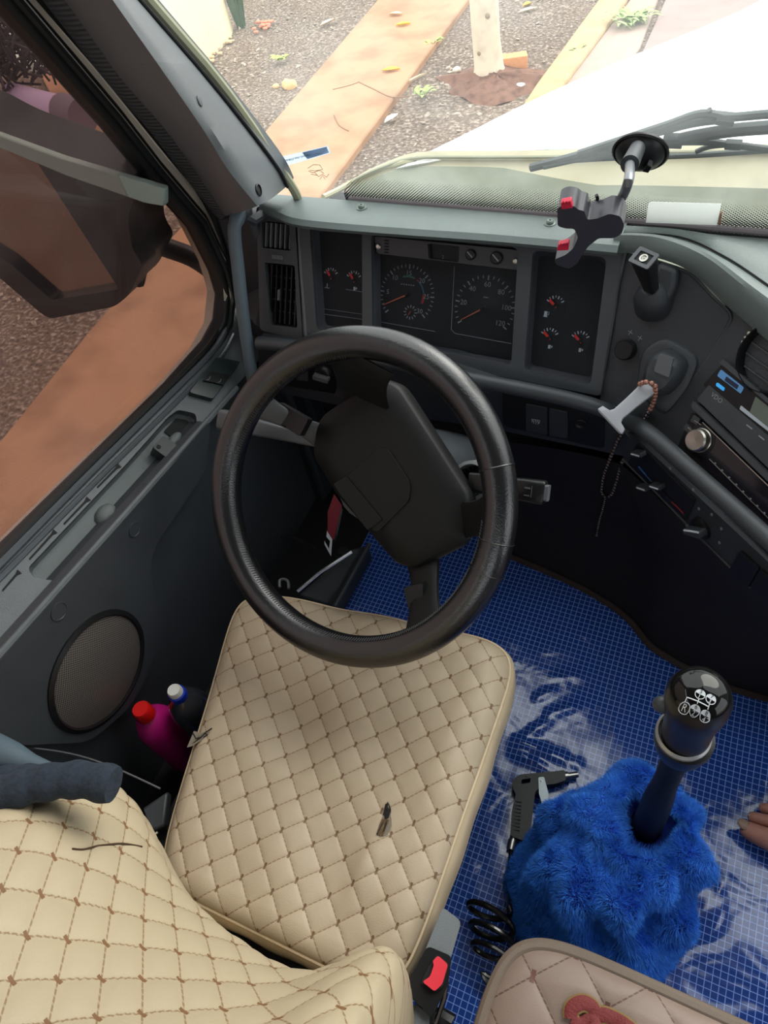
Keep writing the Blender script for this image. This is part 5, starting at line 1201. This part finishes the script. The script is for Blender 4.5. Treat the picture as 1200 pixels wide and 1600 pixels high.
MB().tube(spline(arm, 30), .0058, 14).build('gooseneck', mat('satin_grey_rod', (.20, .21, .23), .3, .5), ph)
cl1 = [(874, 309), (886, 304), (900, 306), (906, 312), (916, 314), (920, 328), (936, 326), (955, 318), (972, 322), (978, 336), (974, 350), (962, 357), (938, 357), (922, 370), (912, 384), (904, 398), (892, 406), (872, 400), (869, 391), (886, 384), (898, 374), (906, 356), (900, 342), (886, 342), (874, 338)]
ou = roundp(pl(HF, cl1), .004)
MB().prism(HF, ou, -.012, .014).build('clamp_jaws', mat('charcoal_satin', (.045, .045, .055), .35), ph, bevel=.004, seg=3)
for q in ([(877, 312), (893, 309), (896, 320), (878, 322)], [(873, 378), (890, 374), (889, 386), (871, 387)]):
    pr = pl(HF, q, .014); MB().prism(HF, pr, .012, .019).build('red_grip_pad', REDG, ph, bevel=.001)
    f_ = HF; cx_, cy_ = q[0]
    for i in range(3):
        xx = q[0][0] + 3 + i * 5; MB().tube([HF.P(xx, q[0][1] + 2, .0195), HF.P(xx, q[3][1] - 3, .0195)], .0006, 4).build('pad_rib', mat('dark_red', (150, 25, 50), .5), ph)
MB().tube([HF.P(x, y, -.014) for x, y in ((925, 325), (930, 318), (934, 310), (932, 305))], .0022, 6).build('release_hook', BK, ph)
pa = thing('folded_paper', 'white folded paper tucked between the dash top and the windshield', 'paper')
PPm = mat('white_paper', (235, 238, 236), .7); t, b = tree(PPm); tl = t.nodes.new('ShaderNodeBsdfTranslucent'); tl.inputs[0].default_value = (.9, .92, .9, 1); mx = t.nodes.new('ShaderNodeMixShader'); mx.inputs[0].default_value = .6
t.links.new(b.outputs[0], mx.inputs[1]); t.links.new(tl.outputs[0], mx.inputs[2]); t.links.new(mx.outputs[0], t.nodes['Material Output'].inputs[0])
PF_ = Fr(P3(.05, 1.035, .61), (1, 0, 0), (0, -.30, .95))
q = roundp(pl(PF_, [(1009, 348), (1013, 316), (1127, 319), (1120, 352)]), [.0, .006, .001, 0])
MB().prism(PF_, q, -.0012, .0).build('paper_sheet', PPm, pa)
MB().prism(PF_, pl(PF_, [(1121, 352), (1124, 336), (1127, 334), (1126, 352)]), -.006, -.002).build('brown_card_edge', mat('brown_card', (150, 110, 85), .8), pa)

# ================================================================== bare foot of a person at the right
SKIN = mat('skin', (196, 140, 122), .5, noise=.3, nscale=40, bump=.5, bscale=300, dark=.25)
pe = thing('person', 'bare foot of a person resting on the blue mat at the right edge', 'person')
def skin(name, verts, edges, radii, mt, par, sub=2):
    me = bpy.data.meshes.new(name); me.from_pydata([tuple(v) for v in verts], edges, []); me.update(); o = bpy.data.objects.new(name, me); COL.objects.link(o); o.parent = par
    bpy.context.view_layer.objects.active = o
    md = o.modifiers.new('skin', 'SKIN'); md.use_smooth_shade = True; me.skin_vertices[0].data[0].use_root = True
    for i, r in enumerate(radii):
        sv = me.skin_vertices[0].data[i]; sv.radius = r if isinstance(r, tuple) else (r, r); sv.use_root = (i == 0)
    ms = o.modifiers.new('sub', 'SUBSURF'); ms.levels = ms.render_levels = sub; me.materials.append(mt); return o
def fpt(px, py, z): return drop(px, py, H - z)
b0 = fpt(1147, 1287, .030)         # big toe tip centre
V = [b0 + Vector((.215, -.035, .035)), b0 + Vector((.150, -.018, .040)), b0 + Vector((.095, -.002, .030)),
     b0 + Vector((.060, -.012, .016)), b0 + Vector((.030, -.006, .004)), b0 + Vector((.006, .0, .0)),
     b0 + Vector((.070, .016, .020)), b0 + Vector((.040, .016, .010)), b0 + Vector((.016, .018, -.004)),
     b0 + Vector((.078, .036, .018)), b0 + Vector((.050, .036, .008)), b0 + Vector((.030, .036, -.006)),
     b0 + Vector((.088, .052, .014)), b0 + Vector((.062, .052, .004)), b0 + Vector((.044, .051, -.008)),
     b0 + Vector((.100, .066, .010)), b0 + Vector((.078, .066, .0)), b0 + Vector((.062, .064, -.010)),
     b0 + Vector((.215, -.040, .10)), b0 + Vector((.25, -.08, .24)), b0 + Vector((.30, -.16, .40)), b0 + Vector((.255, -.042, .010))]
E_ = [(0, 1), (1, 2), (2, 3), (3, 4), (4, 5), (2, 6), (6, 7), (7, 8), (2, 9), (9, 10), (10, 11), (2, 12), (12, 13), (13, 14), (1, 15), (15, 16), (16, 17), (0, 18), (18, 19), (19, 20), (0, 21)]
Rr = [(.036, .034), (.036, .030), (.036, .024), (.019, .019), (.015, .016), (.0135, .0125), (.011, .013), (.0095, .010), (.0085, .009), (.010, .012), (.0088, .009), (.008, .0085), (.0095, .011), (.0085, .0085), (.0075, .008), (.0095, .010), (.008, .008), (.007, .0075), (.036, .036), (.045, .05), (.055, .058), (.026, .026)]
V = [b0 + (v - b0) * 1.22 if i_ < 19 or i_ == 21 else v for i_, v in enumerate(V)]; Rr = [(a * 1.2, b * 1.2) for a, b in Rr]
skin('leg_and_foot', V, E_, Rr, SKIN, pe)
NAIL = mat('toenail', (158, 130, 112), .35)
for (i, r, up_) in ((5, .0095, .0142), (8, .0055, .0104), (11, .005, .0098)):
    c = V[i] + Vector((.005, .0, up_)); MB().ball(c, r, 2, (1.15, .95, .32)).build('toenail', NAIL, pe)
# ================================================================== truck outside the glass: bonnet, cowl, wipers, mirror
WHP = mat('white_truck_paint', (235, 236, 234), .35, coat=.4)
CRM = mat('cream_cowl_paint', (160, 154, 126), .5, noise=.5, nscale=18, dark=.35); OLV = mat('olive_shade_cowl', (120, 124, 104), .6, noise=.4, nscale=20)  # olive tone carries the shade and the dash mirrored in the glass
bo = thing('truck_bonnet', 'broad white truck bonnet beyond the windshield', 'bonnet')
sil = [drop(560, 282, .73), drop(600, 262, .72), drop(650, 247, .715), drop(740, 203, .77), drop(840, 152, .85), drop(1000, 80, .97), drop(1110, 46, 1.05), drop(1200, 26, 1.13), drop(1330, 12, 1.28)]
sil = spline(sil, 30); rings = []
for i, p in enumerate(sil):
    p = p + Vector((0, 0, -.022 * max(0, 1 - i / 9))); y = p.y; rings.append([p + Vector((-.05, -.0, -.45)), p + Vector((-.012, 0, -.10)), p + Vector((0, 0, -.02)), p + Vector((.02, 0, .004)), Vector((p.x * .65 + .1225, y * .905 + .205, p.z * .65 + .35 * (H - .70 - .05 * i / 30) + .015)), Vector((.35, y * .905 + .205, H - .66 - .10 * i / 30)), Vector((1.3, y * .905 + .205, H - .72 - .12 * i / 30))])
MB().loft([spline(r, 20) for r in rings], False, False).build('bonnet_skin', WHP, bo, recalc=False, angle=60)
rear = [drop(548, 290, .735), drop(560, 280, .73), drop(600, 262, .72), drop(650, 248, .715), drop(760, 247, .70), drop(880, 246, .69), drop(1000, 240, .68), drop(1200, 238, .675), drop(1420, 240, .675)]
rr1 = spline(rear, 30); rings = []
for p in rr1:
    q = Vector((p.x * .97, 1.15, H - .73)); kx = .10 + .24 * min(1, max(0, (p.x + .42) / .2)); rings.append([p + Vector((0, .03, 0)), p, p + Vector((0, -.012, -.006)), p.lerp(q, kx) + Vector((0, 0, -.004))])
MB().loft([spline(r, 8) for r in rings], False, False).build('bonnet_rear_edge', CRM, bo, recalc=False)
rings = []
for p in rr1:
    q = Vector((p.x * .97, 1.12, H - .76)); kx = .10 + .24 * min(1, max(0, (p.x + .42) / .2)); a = p.lerp(Vector((p.x * .97, 1.15, H - .73)), kx) + Vector((0, 0, -.004)); rings.append([a, a.lerp(q, .5) + Vector((0, 0, -.015)), q])  # olive part widens to the left for the dash reflection and shade
MB().loft([spline(r, 6) for r in rings], False, False).build('cowl_panel', OLV, bo, recalc=False)
MB().tube([p + Vector((0, -.006, .004)) for p in rr1[2:]], .0035, 6).build('bonnet_seal', GASK, bo)
MB().tube(spline([drop(505, 308, .73), drop(530, 296, .735), drop(560, 280, .73), drop(600, 262, .72), drop(650, 248, .715)], 20), .006, 8).build('bonnet_corner_bead', mat('cream_bead', (190, 185, 150), .5), bo)
WIP = mat('grey_green_wiper', (.075, .09, .09), .5)
OW = WS.off(-.03)
def wtube(pts, r, nm, par, c=0, flat=1.0): return MB().tube(spline([OW.P(x, y, c) for x, y in pts], 30), r, 8, flat=flat).build(nm, WIP, par)
w1 = thing('windshield_wiper', 'grey wiper with a long arm crossing above the suction cup, outside the glass', 'wiper', 'windshield wipers')
wtube([(905, 240), (960, 222), (1040, 196), (1095, 178), (1140, 183), (1210, 178), (1300, 178)], .0055, 'wiper_arm', w1)
wtube([(830, 262), (900, 244), (1000, 214), (1080, 192), (1140, 184)], .0065, 'wiper_blade', w1, -.006)
wtube([(1120, 184), (1148, 187)], .0085, 'blade_joint', w1); wtube([(1108, 171), (1113, 184)], .0032, 'arm_clip', w1)
wtube([(850, 262), (920, 247), (985, 238)], .003, 'blade_rail', w1); MB().box(Fr(OW.P(945, 238), WS.u, WS.v), -.010, .010, -.006, .006, -.004, .004).build('blade_joint', WIP, w1, bevel=.001)
w2 = thing('windshield_wiper', 'grey wiper with a forked bracket running off the right edge, below the longer arm', 'wiper', 'windshield wipers')
wtube([(1044, 222), (1090, 212), (1150, 203), (1220, 198), (1300, 196)], .0085, 'wiper_arm', w2, 0, .8); MB().box(Fr(OW.P(1052, 220), WS.u, WS.v), -.013, .012, -.009, .009, -.005, .005, .002).build('arm_head', WIP, w2, bevel=.001)
wtube([(1060, 222), (1110, 222), (1150, 227), (1210, 234)], .0045, 'bracket', w2); wtube([(1088, 237), (1110, 229), (1150, 226), (1190, 231), (1220, 237)], .0035, 'bracket', w2)
MB().box(Fr(OW.P(1146, 226), WS.u, WS.v), -.010, .010, -.006, .006, -.004, .004).build('blade_joint', WIP, w2, bevel=.001)
wtube([(870, 252), (960, 247), (1080, 243), (1200, 235), (1300, 230)], .0038, 'wiper_blade', w2, -.004)
# mirror
mi = thing('side_mirror', 'large black-framed truck mirror outside the left window', 'mirror')
MFr = Fr((-1.2, .90, .7), (1, -.12, 0), (0, -.03, 1))
mo = roundp(pl(MFr, [(-60, 172), (0, 205), (110, 246), (222, 288), (206, 335), (214, 385), (230, 408), (208, 455), (185, 474), (80, 494), (0, 425), (-130, 330), (-130, 150)]), .03)
mg = roundp(pl(MFr, [(-60, 192), (62, 243), (192, 446), (87, 464), (20, 405), (-100, 330), (-120, 170)]), .012)
MB().prism(MFr, mo, -.03, .012, holes=[mg]).build('mirror_frame', BK, mi, bevel=.008, seg=3)
MB().prism(MFr, pl(MFr, [(-60, 176), (0, 207), (110, 247), (262, 292), (262, 318), (225, 312), (110, 272), (0, 226), (-60, 200)], .014), .010, .022).build('reflection_band', mat('pale_green_reflection', (150, 172, 165), .45), mi, bevel=.003)  # pale reflection on the side glass, built as a band on the mirror
MB().prism(MFr, scale(mo, .97), -.09, -.03).build('mirror_housing', BK, mi, bevel=.02, seg=3)
MB().prism(MFr, scale(mg, 1.01), -.01, -.004).build('mirror_glass', mat('brown_tinted_mirror', (.42, .30, .24), .12, 1), mi)  # brown of the reflected ground is put into the mirror colour
MB().tube(spline([onx(334, 425, -.93), onx(300, 402, -.97), onx(255, 385, -1.0), onx(225, 372, -1.03), onx(200, 350, -1.07)], 16), .020, 12).build('mirror_arm', BK, mi)
MB().tube(spline([onx(235, 372, -1.0), onx(222, 400, -1.02), onx(212, 440, -1.05)], 10), .018, 10).build('arm_bracket', BK, mi)
MB().tube(spline([onx(232, 300, -1.0), onx(214, 318, -1.02), onx(204, 345, -1.03), onx(200, 376, -1.04)], 14), .0035, 6).build('mirror_cable', GREYP, None, **T('thin grey cable curving beside the mirror arm outside the left window', 'cable'))

# ================================================================== ground outside
GZ = H - 2.7
SOIL = bpy.data.materials.new('gravelly_soil'); SOIL.use_nodes = True; t, b = tree(SOIL)
tcn = t.nodes.new('ShaderNodeTexCoord'); vo = t.nodes.new('ShaderNodeTexVoronoi'); vo.inputs['Scale'].default_value = 26; n = t.nodes.new('ShaderNodeTexNoise'); n.inputs['Scale'].default_value = 1.3; n.inputs['Detail'].default_value = 8
n5 = t.nodes.new('ShaderNodeTexNoise'); n5.inputs['Scale'].default_value = 34; n5.inputs['Detail'].default_value = 4
for x in (vo, n, n5): t.links.new(tcn.outputs['Object'], x.inputs['Vector'])
c1 = mixc(t, n.outputs[0], lin((88, 75, 66)), lin((136, 118, 104)))
sp_ = t.nodes.new('ShaderNodeMapRange'); sp_.inputs[1].default_value = .52; sp_.inputs[2].default_value = .72; t.links.new(n5.outputs[0], sp_.inputs[0])
c2 = mixc(t, sp_.outputs[0], c1, lin((176, 160, 146))); mr = t.nodes.new('ShaderNodeMapRange'); mr.inputs[1].default_value = .28; mr.inputs[2].default_value = .50; mr.inputs[3].default_value = .8; mr.inputs[4].default_value = 0; t.links.new(n5.outputs[0], mr.inputs[0])
t.links.new(mixc(t, mr.outputs[0], c2, lin((62, 50, 46))), b.inputs['Base Color']); b.inputs['Roughness'].default_value = .95
bp = t.nodes.new('ShaderNodeBump'); bp.inputs['Strength'].default_value = .8; bp.inputs['Distance'].default_value = .02; t.links.new(n5.outputs[0], bp.inputs['Height']); t.links.new(bp.outputs[0], b.inputs['Normal'])
N = 60; m = MB(); xs = np.linspace(-16, 16, N); ys = np.linspace(-8, 30, N)
m.add([(x, y, GZ + .02 * math.sin(2.1 * x) * math.sin(1.7 * y)) for y in ys for x in xs], [(j * N + i, j * N + i + 1, (j + 1) * N + i + 1, (j + 1) * N + i) for j in range(N - 1) for i in range(N - 1)])
m.build('soil_ground', SOIL, None, **T('gravelly brown soil bed with scattered leaves around the pale path', 'soil'))
PATH = mat('ochre_concrete_path', (184, 142, 110), .85, noise=1.0, nscale=2.6, bump=.6, bscale=40, dark=.42, detail=6)
Gf = Fr((0, 0, GZ), (1, 0, 0), (0, 1, 0))
Lp = [(590, 0), (405, 215), (160, 492), (0, 690)]; Rp = [(730, 0), (505, 300)]
la = [Gf.at(x, y, .06) for x, y in Lp]; ra_ = [Gf.at(x, y, .06) for x, y in Rp]
def ext(p, q, y): return (p[0] + (q[0] - p[0]) * (y - p[1]) / (q[1] - p[1]), y)
lft = [ext(la[0], la[1], 16), la[0], la[1], la[2], la[3], ext(la[1], la[3], -4)]; rgt = [ext(ra_[0], ra_[1], 16), ra_[0], ra_[1], (-2.76, 2.9), (-2.70, 1.0), (-2.5, -4)]
MB().prism(Gf, lft + rgt[::-1], -.05, .06).build('concrete_path', PATH, None, bevel=.015, **T('long ochre concrete path strip running diagonally across the soil', 'path'))
KERB = mat('pale_ochre_kerb', (190, 162, 124), .9, noise=.7, nscale=5, dark=.35, bump=.6, bscale=60)
MB().prism(Gf, pl(Gf, [(942, -60), (935, 0), (838, 132), (800, 190), (850, 190), (884, 130), (980, 0), (1000, -60)], .05), -.03, .06).build('ochre_kerb', KERB, None, bevel=.02, **T('pale ochre kerb strip running up to the top edge beside the tree', 'kerb'))
PAV = mat('dusty_rose_paving', (172, 150, 138), .9, noise=.5, nscale=6, dark=.25)
pvv = thing('rose_pavement', 'dusty rose pavement slabs above the white bonnet, with a dark joint', 'pavement')
MB().prism(Gf, pl(Gf, [(1005, -60), (985, 0), (885, 132), (850, 190), (905, 200), (1000, 76), (1028, 0), (1040, -60)], .02), -.03, .03).build('slab', PAV, pvv, bevel=.01)
MB().prism(Gf, pl(Gf, [(1056, -60), (1040, 0), (1003, 84), (950, 200), (1300, 200), (1300, -60)], .02), -.03, .035).build('slab', mat('worn_mauve_paving', (158, 138, 132), .9, noise=.5, nscale=6, dark=.25), pvv, bevel=.01)
k = MB()
for pts in ([(560, 128), (585, 140), (612, 152), (640, 150)], [(520, 140), (545, 134), (562, 128)], [(522, 180), (530, 196), (545, 205)]):
    k.tube(spline([Gf.P(x, y, .0605) for x, y in pts], 12), .006, 4)
k.build('hairline_crack', mat('crack_shadow', (140, 108, 84), .9), bpy.data.objects['concrete_path'])
# tree trunk
TR = mat('pale_bark', (226, 210, 186), .85, noise=.8, nscale=9, bump=1, bscale=60, dark=.35)
tr = thing('tree_trunk', 'pale smooth tree trunk rising out of reddish soil at the top', 'tree')
tb_ = Gf.P(763, 118, .0); rings = []
for z, r in ((-.1, .20), (0, .155), (.08, .128), (.3, .120), (.9, .122), (1.6, .118), (2.6, .11)):
    rings.append([tb_ + Vector((-.04 * z + r * math.cos(a) * (1 + .10 * math.sin(3 * a + 1) * (z < .1)), r * math.sin(a), z)) for a in np.linspace(0, 2 * math.pi, 25)[:-1]])
MB().loft(rings, True, True).build('trunk', TR, tr)
for z, a in ((.22, -1.9), (.5, -1.2)):
    c = tb_ + Vector((.118 * math.cos(a), .118 * math.sin(a), z)); MB().ball(c, .022, 2, (1, .6, 1)).build('knot', mat('bark_knot', (150, 130, 105), .9), tr)
bk = Gf.P(806, 95, .05); MB().box(Fr(bk, (.93, .36, 0), (-.36, .93, 0)), -.14, .10, -.06, .06, -.06, .05).build('brick', mat('orange_brick', (222, 160, 115), .9, noise=.5, nscale=30, dark=.3), None, bevel=.006, **T('orange brick lying on the soil just right of the tree trunk', 'brick'))
RSO = mat('reddish_soil', (128, 94, 80), .95, noise=.8, nscale=14, bump=1, bscale=90)
c = Gf.P(768, 128); m = MB(); rings = []
for k_, h in ((1.0, .0), (.75, .035), (.4, .06), (.05, .07)): rings.append([c + Vector((.05 + .52 * k_ * (1 + .2 * math.sin(3 * a) + .1 * math.sin(7 * a)) * math.cos(a), .38 * k_ * (1 + .15 * math.sin(4 * a + 1)) * math.sin(a), h - .01 + .012 * math.sin(9 * a))) for a in np.linspace(0, 2 * math.pi, 41)[:-1]])
m.loft(rings, True, True).build('red_soil_mound', RSO, None, **T('low mound of reddish soil around the foot of the tree', 'soil mound'))
# cream wall and plant in the upper left of the windshield
CW = mat('cream_wall_paint', (240, 228, 190), .8, noise=.2, nscale=3, dark=.15)
wa = [Gf.at(x, y) for x, y in ((180, 330), (298, 118), (330, 90), (352, 70), (366, 52))]
w0 = (wa[1][0] + (wa[0][0] - wa[1][0]) * .3, wa[1][1] + (wa[0][1] - wa[1][1]) * .3)
wpoly = roundp([w0, wa[1], wa[3], wa[4], (wa[4][0] - 1.2, wa[4][1] + 1.6), (w0[0] - 1.5, w0[1] + 2.5)], [0, .1, .25, .3, 0, 0])
MB().prism(Gf, wpoly, -.05, .95).build('garden_wall', CW, None, bevel=.03, **T('cream painted garden wall in the upper left of the windshield view', 'wall'))
ag = thing('leafy_plant', 'dark green broad-leaved plant standing against the cream wall', 'plant')
LEAF = mat('dark_leaf', (62, 96, 62), .35, noise=.8, nscale=12, dark=.5); base = Gf.P(378, 44)
for i in range(13):
    a = 2 * math.pi * i / 13 + random.random() * .3; L = .34 + .14 * random.random(); wv = .055; rings = []
    for j in range(9):
        t_ = j / 8; r = .04 + .10 * t_ ** 1.4; z = L * math.sin(t_ * 1.5) * 1.15; ww = wv * math.sin(math.pi * min(1, .12 + t_ * .88)) ** .7; c = base + Vector((r * math.cos(a), r * math.sin(a), z)); sd = Vector((-math.sin(a), math.cos(a), 0)); up = Vector((math.cos(a), math.sin(a), .2)) * -.012
        rings.append([c - sd * ww, c + up, c + sd * ww, c + up * -.2])
    MB().loft(rings, True, True).build('leaf', LEAF, ag)
m = MB()
for p_ in range(20):
    q = base + Vector((RN.normal() * .05 + .30, RN.normal() * .08 - .02, .03 + .03 * random.random())); m.ball(q, .028, 1, (1.3, 1, .5))
m.build('fallen_blossom', mat('coral_blossom', (225, 140, 112), .8), None, kind='stuff', **T('patch of fallen coral blossoms on the soil beside the leafy plant', 'blossoms'))
m = MB()
for p_ in range(60):
    q = Gf.P(345 - p_ % 20 * 1.8 + RN.normal() * 8, 62 + (p_ % 20) * 2 + RN.normal() * 5); m.ball(q + Vector((0, 0, .02)), .02 + .02 * random.random(), 1, (1.3, 1, .5))
m.build('wall_rubble', mat('tan_rubble', (205, 180, 145), .9), None, kind='stuff', **T('tan rubble and dry litter along the foot of the cream wall', 'rubble'))
# leaves on the path and the soil
def leaf(px, py, L, w_, rot, rgb, label, h=.065, cat='leaf', nm='fallen_leaf'):
    c = Gf.P(px, py, h); f = Fr(c, (math.cos(rot), math.sin(rot), 0), (-math.sin(rot), math.cos(rot), 0)); rings = []
    for j in range(9):
        t_ = j / 8; ww = w_ * math.sin(math.pi * min(.98, .04 + t_ * .94)); a = (t_ - .5) * L; rings.append([f.W(a, -ww, .012 + .01 * math.sin(3 * t_)), f.W(a, 0, .002 + .01 * math.sin(3 * t_)), f.W(a, ww, .012 + .01 * math.sin(3 * t_)), f.W(a, 0, .0)])
    return MB().loft(rings, True, True).build(nm, mat('leaf_' + nm + str(px), rgb, .6, noise=.5, nscale=30, dark=.3), None, **T(label, cat, 'fallen leaves on the path and soil'))
leaf(611, 110, .17, .038, .25, (235, 190, 50), 'yellow fallen leaf in the middle of the ochre path, nearest the truck')
leaf(630, 39, .15, .03, .3, (240, 205, 70), 'yellow fallen leaf on the upper part of the ochre path')
leaf(619, 23, .16, .03, -.1, (235, 205, 165), 'pale dried leaf on the path, right above the upper yellow leaf')
leaf(824, 8, .10, .03, .9, (235, 190, 40), 'small yellow leaf on the soil right of the trunk', .02)
leaf(825, 17, .20, .03, .6, (245, 235, 205), 'long pale dry leaf on the soil right of the trunk', .02)
leaf(512, 36, .20, .03, 1.1, (215, 195, 165), 'curled pale dry leaf on the soil left of the path', .02)
leaf(646, 126, .34, .012, 1.1, (225, 205, 170), 'thin dry straw leaf on the soil just right of the path', .02)
def stone(px, py, r, rgb, label, h=.0):
    bm = MB(); c = Gf.P(px, py, h) + Vector((0, 0, r * .5)); bm.ball(c, r, 2, (1.2, .9, .7)); 
    bm.v = [tuple(Vector(v) + Vector((math.sin(v[1] * 60), math.sin(v[0] * 50), math.sin(v[0] * 70))) * r * .1) for v in bm.v]
    return bm.build('stone', mat('stone' + str(px), rgb, .85, noise=.4, nscale=30, dark=.3), None, **T(label, 'stone', 'loose stones on the soil'))
stone(453, 139, .072, (232, 190, 130), 'tan stone on the soil touching the left edge of the path')
stone(432, 138, .035, (225, 190, 140), 'small tan pebble just left of the larger tan stone')
stone(714, 112, .035, (235, 228, 212), 'white pebble on the soil left of the tree foot')
stone(813, 138, .04, (240, 235, 225), 'white chip on the reddish soil between tree and bonnet')
leaf(612, 186, .17, .035, 1.2, (232, 226, 212), 'white paper-like scrap on the soil near the path', .02)
# weeds
def weed(px, py, n_, s, rgb, label):
    c = Gf.P(px, py); m = MB()
    o = thing('weed', label, 'weed', 'weeds in the soil and joints')
    for i in range(n_):
        a = random.random() * 6.28; L = s * (.5 + random.random() * .6); d = Vector((math.cos(a), math.sin(a), 0)); sd = Vector((-d.y, d.x, 0)); b_ = c + Vector((RN.normal() * s * .3, RN.normal() * s * .3, .035))
        rings = [[b_ + d * L * t_ - sd * .022 * math.sin(math.pi * (.1 + .88 * t_)) + Vector((0, 0, L * .4 * math.sin(2.2 * t_))), b_ + d * L * t_ + Vector((0, 0, L * .4 * math.sin(2.2 * t_) - .004)), b_ + d * L * t_ + sd * .022 * math.sin(math.pi * (.1 + .88 * t_)) + Vector((0, 0, L * .4 * math.sin(2.2 * t_)))] for t_ in (0, .35, .7, 1)]
        m.loft(rings, True, True)
    m.build('leaf_cluster', mat('weed' + str(px), rgb, .7), o)
weed(984, 42, 40, .20, (150, 170, 110), 'pale green weed growing in the pavement joint')
weed(443, 98, 14, .09, (170, 185, 90), 'tiny light green seedling on the soil left of the path')
weed(663, 152, 12, .10, (160, 180, 110), 'small green weed patch right of the path, nearer the bonnet')
weed(676, 74, 10, .09, (160, 185, 100), 'small green weed at the right edge of the path, near the trunk')
weed(900, 86, 10, .09, (165, 175, 110), 'little weed at the edge of the ochre kerb')
# pebbles that nobody could count
NP = 5200; bm_v = []; bm_f = []
oct_v = np.array([(1, 0, 0), (-1, 0, 0), (0, 1, 0), (0, -1, 0), (0, 0, 1), (0, 0, -1)], float); oct_f = [(0, 2, 4), (2, 1, 4), (1, 3, 4), (3, 0, 4), (2, 0, 5), (1, 2, 5), (3, 1, 5), (0, 3, 5)]
cnt = 0
while cnt < NP:
    x = RN.uniform(-6.5, -.9); y = RN.uniform(.3, 10.5)
    if -4.15 < x < -2.72: continue
    r = .006 + .016 * RN.random() ** 3; M_ = RN.normal(size=(3, 3)) * .25 + np.diag([1.2, 1, .7]); vv_ = oct_v @ M_ * r + np.array([x, y, GZ + .02 * math.sin(2.1 * x) * math.sin(1.7 * y) + r * .3])
    o = len(bm_v); bm_v += vv_.tolist(); bm_f += [(a + o, b_ + o, c_ + o) for a, b_, c_ in oct_f]; cnt += 1
PB = mat('mixed_pebbles', (190, 176, 160), .9, noise=1, nscale=18, dark=.6)
m = MB(); m.v = [tuple(v) for v in bm_v]; m.f = bm_f; m.build('pebbles', PB, None, smooth=False, recalc=False, kind='stuff', **T('fine pale pebbles scattered over the brown soil bed', 'pebbles'))
# shapes added past the mirror for reflections in the side window
Bf = Fr((0, 0, GZ), (1, 0, 0), (0, 1, 0))
MB().prism(Bf, pl(Bf, [(-80, 10), (20, 30), (74, 62), (64, 98), (20, 92), (-80, 70)], .1), -.05, .1).build('reflection_slab', mat('mint_reflection', (215, 228, 215), .8), None, bevel=.03, **T('pale mint slab shape standing in for a window reflection, upper left corner', 'slab'))  # mint patch of reflection, built as a slab
MB().prism(Bf, pl(Bf, [(50, 88), (74, 84), (140, 150), (200, 240), (168, 262), (150, 262), (112, 215), (80, 150)], .05), -.05, .05).build('reflection_wedge', mat('ochre_reflection', (200, 150, 118), .85, noise=.5, nscale=4), None, bevel=.01, **T('ochre wedge shape standing in for a reflection in the left window', 'concrete'))  # orange reflection laid out as a flat wedge
bs = thing('reflection_shrub', 'dark twig cluster standing in for a reflection, upper left corner of the side window', 'shrub')  # added twigs imitate a dark reflection in the glass
m = MB(); c = Bf.P(18, 128, .3)
for i in range(420):
    a = RN.random() * 6.28; r = .5 * math.sqrt(RN.random()); p = c + Vector((r * math.cos(a) * 1.1, r * math.sin(a), RN.random() * .55)); d = Vector(RN.normal(size=3)); d.normalize(); m.tube([p, p + d * .22], .012, 4)
m.build('twigs', mat('dark_reflection_twigs', (70, 62, 66), .9), bs)
pi_ = thing('reflection_pipe', 'pale lavender tube standing in for a reflection in the left window, beyond the mirror', 'pipe')  # lavender streak of reflection, built as a pipe
MB().tube([Bf.P(22, 152, .25), Bf.P(60, 163, .25), Bf.P(105, 175, .25)], .13, 18).build('pipe_body', mat('lavender_reflection', (190, 165, 195), .5), pi_)
MB().tube([Bf.P(100, 173, .25), Bf.P(130, 182, .25)], .15, 18).build('pipe_sleeve', mat('mauve_reflection', (110, 92, 105), .6), pi_)
